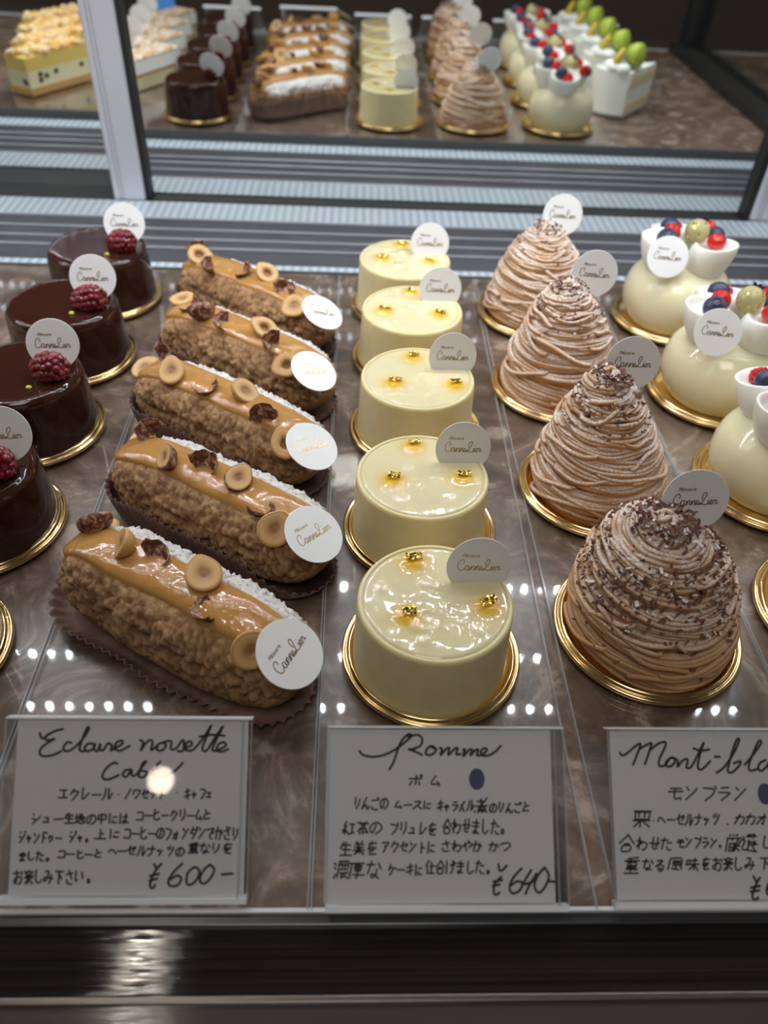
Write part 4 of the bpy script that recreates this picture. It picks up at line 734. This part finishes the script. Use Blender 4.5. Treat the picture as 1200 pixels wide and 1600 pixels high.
for i, (x, y) in enumerate(do_pos):
    t = thing('ivory_dome_cake', f'ivory domed cake with petals and berries, {ORD4[i]} of its row', 'cake', (x, y, 0), [0.3, 0.55, 0.0, 0.05][i], 'ivory domed cakes')
    if dome_mesh is None:
        b = mk('glazed_dome', *lathe([(0, 0.0016)] + dprof + [(0, 0.0420)], 96), 'ivory', t); dome_mesh = b.data
    else:
        b = bpy.data.objects.new('glazed_dome', dome_mesh); COL.objects.link(b); b.parent = t
    for (px, py, pz, tl, az, sc_) in ((-0.0175, -0.0015, 0.0435, 0.28, 2.7, 1.22), (0.0090, -0.0095, 0.0435, 0.20, -0.9, 1.30), (-0.0040, 0.0140, 0.0430, 0.62, 1.62, 1.32)):
        if petal_mesh is None:
            q = mk('white_petal', *petal_geo(), 'white', t); petal_mesh = q.data
        else:
            q = bpy.data.objects.new('white_petal', petal_mesh); COL.objects.link(q); q.parent = t
        ax = V((-math.sin(az), math.cos(az), 0)); q.matrix_local = Matrix.Translation((px, py, pz)) @ Matrix.Rotation(tl, 4, ax) @ Matrix.Rotation(az - math.pi / 2, 4, 'Z') @ Matrix.Scale(sc_, 4)
    put('red_currant', ball(0.0062, 0.0056, 0.0052), 'red', t, (0.0112, -0.0105, 0.0600))
    put('red_currant', ball(0.0058), 'red', t, (-0.0125, 0.0055, 0.0590))
    put('red_currant', ball(0.0050), 'red', t, (0.0150, 0.0130, 0.0590))
    bl = put('blueberry', ball(0.0066, 0.0066, 0.0058), 'blue', t, (-0.0195, -0.0050, 0.0598), 0.5, -0.3)
    put('crown', lathe([(0.0015, 0.0048), (0.0026, 0.0056), (0.0028, 0.0064), (0.0022, 0.0060), (0.0012, 0.0052)], 10), 'calyx', bl, (0, 0, 0))
    put('blueberry', ball(0.0064, 0.0064, 0.0056), 'blue', t, (-0.0085, 0.0190, 0.0575), -0.6, 0.3)
    put('blueberry', ball(0.0060, 0.0060, 0.0054), 'blue', t, (0.0185, 0.0065, 0.0570), 0.3, 0.6)
    ra = put('raspberry_piece', drupelets(60 + i), 'red', t, (-0.0020, 0.0262, 0.0535), 1.2, 0, 0.2); ra.scale = (.62, .62, .55)
    gb = put('white_currant', ball(0.0078, n=32, k=20), 'gooseberry', t, (0.0020, 0.0010, 0.0620))
    cr = MB()
    for k in range(6):
        a = k * math.pi / 3; cr.add(ball(0.0020, 0.0011, 0.0007, 8, 5), rot(0, -0.6, a, (0.0024 * math.cos(a), 0.0024 * math.sin(a), 0.0080)))
    cr.mk('crown', 'calyx', gb).rotation_euler = (-0.35, 0.45, 0)
    lf = MB(); rr = random.Random(i)
    for k in range(16):
        a = rr.uniform(3.4, 6.0); e = rr.uniform(-.3, 1.1); q = rr.uniform(.0004, .0009)
        n = V((math.cos(a) * math.cos(e), math.sin(a) * math.cos(e), math.sin(e))); lf.add(([(-q, -q * .7, 0), (q * 1.2, -q * .5, .0001), (q, q * .8, 0), (-q * .6, q, .0001)], [(0, 1, 2, 3)]), frame_n(n, n * 0.00787, (rr.uniform(.2, 1), rr.uniform(-1, 1), .1)))
    lf.mk('gold_leaf', 'leaf', gb, False)
    board(x, y, 0.0398, f'gold board under the ivory domed cake {ORD4[i]} of its row', 'gold boards under the domed cakes')
    if i >= 1:
        tl = [None, (0.004, -0.0250, 0.0530), (-0.0200, -0.0185, 0.0522), (-0.0205, -0.0185, 0.0530)][i]
        tag((x + tl[0], y + tl[1], tl[2]), (-0.15, -0.85, 0.46), (1, -0.12, -0.02), f'white tag on the ivory domed cake {ORD4[i]} of its row', 'tags on the domed cakes')

# ------------------------------------------------------------------ slices that show in the mirror
def wedge(A, Bp, C, z0, z1, arc=0.006, n=12):
    """plan A-B bulging arc (outer side), C the apex"""
    A, Bp, C = V(A), V(Bp), V(C); mid = (A + Bp) / 2; out = (mid - C).normalized(); P = []
    for i in range(n + 1):
        s = i / n; P.append(A.lerp(Bp, s) + out * arc * math.sin(math.pi * s))
    P.append(C)
    if sum(P[i].x * P[(i + 1) % len(P)].y - P[(i + 1) % len(P)].x * P[i].y for i in range(len(P))) < 0: P = P[::-1]
    return poly_prism([(p.x, p.y) for p in P], z0, z1)
for i in range(5):
    ox, oy = 0.300 - 0.001 * i, 0.447 - 0.0645 * i
    nm = ORD5[4 - i]
    t = thing('grape_shortcake', f'cream shortcake slice with green grape, {nm} of its row', 'cake slice', (ox, oy, 0), 0, 'grape shortcake slices')
    A, Bp, C = (0, 0), (-0.034, -0.030), (0.044, -0.055)
    b = mk('cream_coat', *wedge(A, Bp, C, 0.0015, 0.046, 0.007), 'cream', t, False); bevel(b, 0.0012)
    for z0, z1 in ((0.004, 0.014), (0.030, 0.040)):
        mk('sponge_layer', *wedge((0.0009, 0.0004), (-0.022, -0.030), (0.0446, -0.0554), z0, z1, 0.001), 'sponge', t, False)
    sc2 = MB()
    for px, py in ((-0.016, -0.014), (-0.004, -0.022), (0.008, -0.024), (-0.018, -0.024), (-0.008, -0.008)): sc2.add(ball(0.0085, 0.0085, 0.006, 16, 8), Matrix.Translation((px, py, 0.0475)))
    sc2.mk('cream_swirl', 'cream', t)
    g = put('grape_half', lathe([(0, -0.009), (0.006, -0.0075), (0.0105, -0.003), (0.0115, 0.003), (0.0108, 0.0085), (0.009, 0.0098), (0, 0.0102)], 28), 'grape', t, (0.004, -0.018, 0.0600), 0.15, 1.35, 0.9)
    put('stem', tube([(-0.004, 0, -0.008), (-0.008, 0.001, -0.012), (-0.013, 0.003, -0.013)], 0.0007), 'stem', g, (0, 0, 0))
    put('fruit_slice', ball(0.004, 0.009, 0.011, 16, 10), 'yellowfruit', t, (-0.013, -0.016, 0.0570), 0.2, 0.4, 0.5)
    bv = MB(); bv.add(wedge((0.002, 0.002), (-0.036, -0.031), (0.050, -0.060), 0.0004, 0.0015, 0.009)); bv.mk('silver_board', 'silver_foil', t, False)
    mk('clear_film', *wedge((0.0440, -0.020), (0.0445, -0.020), (0.0452, -0.056), 0.0015, 0.030, 0.0), 'film', t, False)
for i in range(4):
    nm = ORD4[3 - i]; ox, oy = -0.2445 - 0.0045 * i, 0.376 - 0.068 * i
    t = thing('layered_cream_slice', f'layered cream slice dusted brown, {nm} of its row', 'cake slice', (ox, oy, 0), math.radians(-62), 'layered cream slices')
    L_, W_ = 0.041, 0.017
    mk('sponge_base', *box(-L_, L_, -W_, W_, 0.0008, 0.014), 'palesponge', t, False)
    mk('brown_layer', *box(-L_ - .0003, L_ + .0003, -W_ - .0003, W_ + .0003, 0.014, 0.0162), 'caramel_layer', t, False)
    mk('cream_layer', *box(-L_, L_, -W_, W_, 0.0162, 0.029), 'cream', t, False)
    bevel(mk('dusted_top', *box(-L_, L_, -W_, W_, 0.029, 0.0325), 'tiratop', t, False), 0.0015)
    tag((ox - 0.024, oy - 0.002, 0.0410), (-0.2, -0.93, 0.28), (1, -0.2, 0), f'round tag in the layered cream slice {nm} of its row', 'tags on the cream slices', True)
for i in range(4):
    nm = ORD4[3 - i]; ox, oy = -0.3455 - 0.0120 * i, 0.459 - 0.0580 * i
    t = thing('custard_slice', f'yellow custard slice with crumble top, {nm} of its row', 'cake slice', (ox, oy, 0), math.radians(-60), 'yellow custard slices')
    L_, W_ = 0.046, 0.0155
    mk('tart_base', *box(-L_ - .001, L_ + .001, -W_ - .001, W_ + .001, 0.0008, 0.0075), 'tart', t, False)
    mk('pale_custard', *box(-L_, L_, -W_, W_, 0.0075, 0.024), 'custard_low', t, False)
    mk('yellow_custard', *box(-L_, L_, -W_, W_, 0.024, 0.037), 'custard', t, False)
    cr = MB(); cs = MB(); rr = random.Random(i + 90)
    for k in range(130):
        q = rr.uniform(.0025, .0052); (cr if rr.random() < .55 else cs).add(ball(q, q * rr.uniform(.7, 1), q * .7, 8, 5), rot(rr.uniform(-.5, .5), rr.uniform(-.5, .5), rr.uniform(0, 6), (rr.uniform(-L_, L_) * .95, rr.uniform(-W_, W_) * .93, 0.0375 + rr.uniform(0, .003))))
    q = cr.mk('golden_crumble', 'crumb', t); q['kind'] = 'stuff'; q = cs.mk('sugared_crumble', 'sugarcrumb', t); q['kind'] = 'stuff'
    for k in range(7):
        s = rr.choice((0, 1)); put('raisin', ball(0.0042, 0.0028, 0.0034, 10, 6), 'raisin', t, (rr.uniform(-L_, L_) * .8, W_ - .0015, rr.uniform(0.011, 0.020)) if k < 5 else (-L_ + .0015, rr.uniform(-W_, W_) * .7, rr.uniform(.011, .016)), 0, 0, 0 if k < 5 else 1.57)

# ------------------------------------------------------------------ price signs
CARD_W = 0.0776
def sign(x0, y0, ytop, ztop, label, strokes=None, inset=(0.0003, 0.0733), dot=None, cat='price sign', group='price signs along the front'):
    L_ = math.hypot(ytop - y0, ztop - 0.001); wv_ = V((0, (ytop - y0) / L_, (ztop - 0.001) / L_)); n = V((1, 0, 0)).cross(wv_)
    t = bpy.data.objects.new('price_sign', None); COL.objects.link(t); t.empty_display_size = .02; t.matrix_world = basis(V((1, 0, 0)), wv_, n, (x0, y0, 0.001)); tag_(t, label, cat, group)
    W_ = CARD_W
    mk('back_plate', *box(0, W_, 0, L_, -0.0004, 0.0008), 'sign_clear', t, False)
    mk('front_plate', *box(0, W_, 0, L_, 0.0022, 0.0034), 'sign_clear', t, False)
    c = mk('card', *box(inset[0], inset[1], 0.0016, L_ - 0.0008, 0.0012, 0.0016), 'card', t, False, label='white handwritten card' if strokes else 'white card')
    e = MB(); e.add(box(0, W_, -0.0006, 0.0011, -0.0004, 0.0036)); e.mk('bottom_edge', 'sign_edge', t, False)
    e = MB(); e.add(box(-.0002, W_ + .0002, L_ - .0003, L_ + .0002, -0.0005, 0.0035)); e.mk('top_edge', 'sign_edge', t, False)
    for xx in (0, W_ - .0030, W_): mk('side_edge', *box(xx - .00025, xx + .00025, 0.0012, L_ - .0008, 0.0030, 0.0036), 'acrylic_edge', t, False)
    lg = mk('leg', *box(W_ * .1, W_ * .9, -0.0008, 0.0006, 0, 1), 'sign_clear', t, False)
    # prop: from the top edge straight down to the shelf
    top = V((0, ytop - 0.001, ztop - 0.002)); bot = V((0, ytop + 0.004, 0.0004)); inv = t.matrix_world.inverted()
    vv = [inv @ V((x0 + a * W_, p.y + d, p.z)) for a in (.1, .9) for p in (bot, top) for d in (0, .0012)]
    lg.data.clear_geometry(); lg.data.from_pydata([tuple(q) for q in vv], [], [(0, 1, 3, 2), (4, 6, 7, 5), (0, 4, 5, 1), (2, 3, 7, 6), (0, 2, 6, 4), (1, 5, 7, 3)])
    if strokes:
        S = strokes.split(';')
        for kind, wd, nm in (('L', 0.00078, 'title_writing'), ('J', 0.00056, 'small_writing')):
            st = [[tuple(int(q) * 1e-4 for q in p.split(',')) for p in s[1:].split(' ')] for s in S if s[0] == kind]
            mk(nm, *ribbon(st, wd, 0.00168), 'ink', c, False)
    if dot:
        b = MB(); b.add(([(dot[0] + dot[2] * math.cos(2 * math.pi * k / 28), dot[1] + dot[3] * math.sin(2 * math.pi * k / 28), 0.00168) for k in range(28)], [tuple(range(28))])); b.mk('round_mark', 'dot', c, False, label='navy dot')
    return t
sign(-0.1083, 0.1007, 0.143, 0.0385, 'white handwritten price card in clear stand before the eclairs, priced 600', SIGN_STROKES[1], (0.0030, 0.0764))
sign(-0.0060, 0.0977, 0.143, 0.0335, 'white handwritten price card in clear stand before the mousse cakes, priced 640', SIGN_STROKES[2], (-0.0004, 0.0737), (0.0489, 0.0393, 0.0026, 0.0034))
sign(0.0867, 0.0985, 0.143, 0.0335, 'white handwritten price card in clear stand before the chestnut cream cones', SIGN_STROKES[3], (0.0012, 0.0770), (0.0527, 0.0342, 0.0025, 0.0034))
sign(-0.2130, 0.1000, 0.143, 0.0350, 'clear price stand before the chocolate cakes, seen from behind in the mirror', None, (0.002, 0.075))
sign(0.1860, 0.0985, 0.143, 0.0335, 'clear price stand before the ivory domed cakes, seen from behind in the mirror', None, (0.002, 0.075))
sign(0.2850, 0.0985, 0.143, 0.0335, 'clear price stand before the grape shortcakes, seen from behind in the mirror', None, (0.002, 0.075))
bc = bevel(mk('blue_card', *box(-0.014, 0.014, -0.0006, 0.0006, 0, 0.040), 'bluecard', None, False), 0.0003)
bc.location = (-0.270, 0.118, 0.0); tag_(bc, 'small bright blue card behind the cream slices in the mirror', 'card')
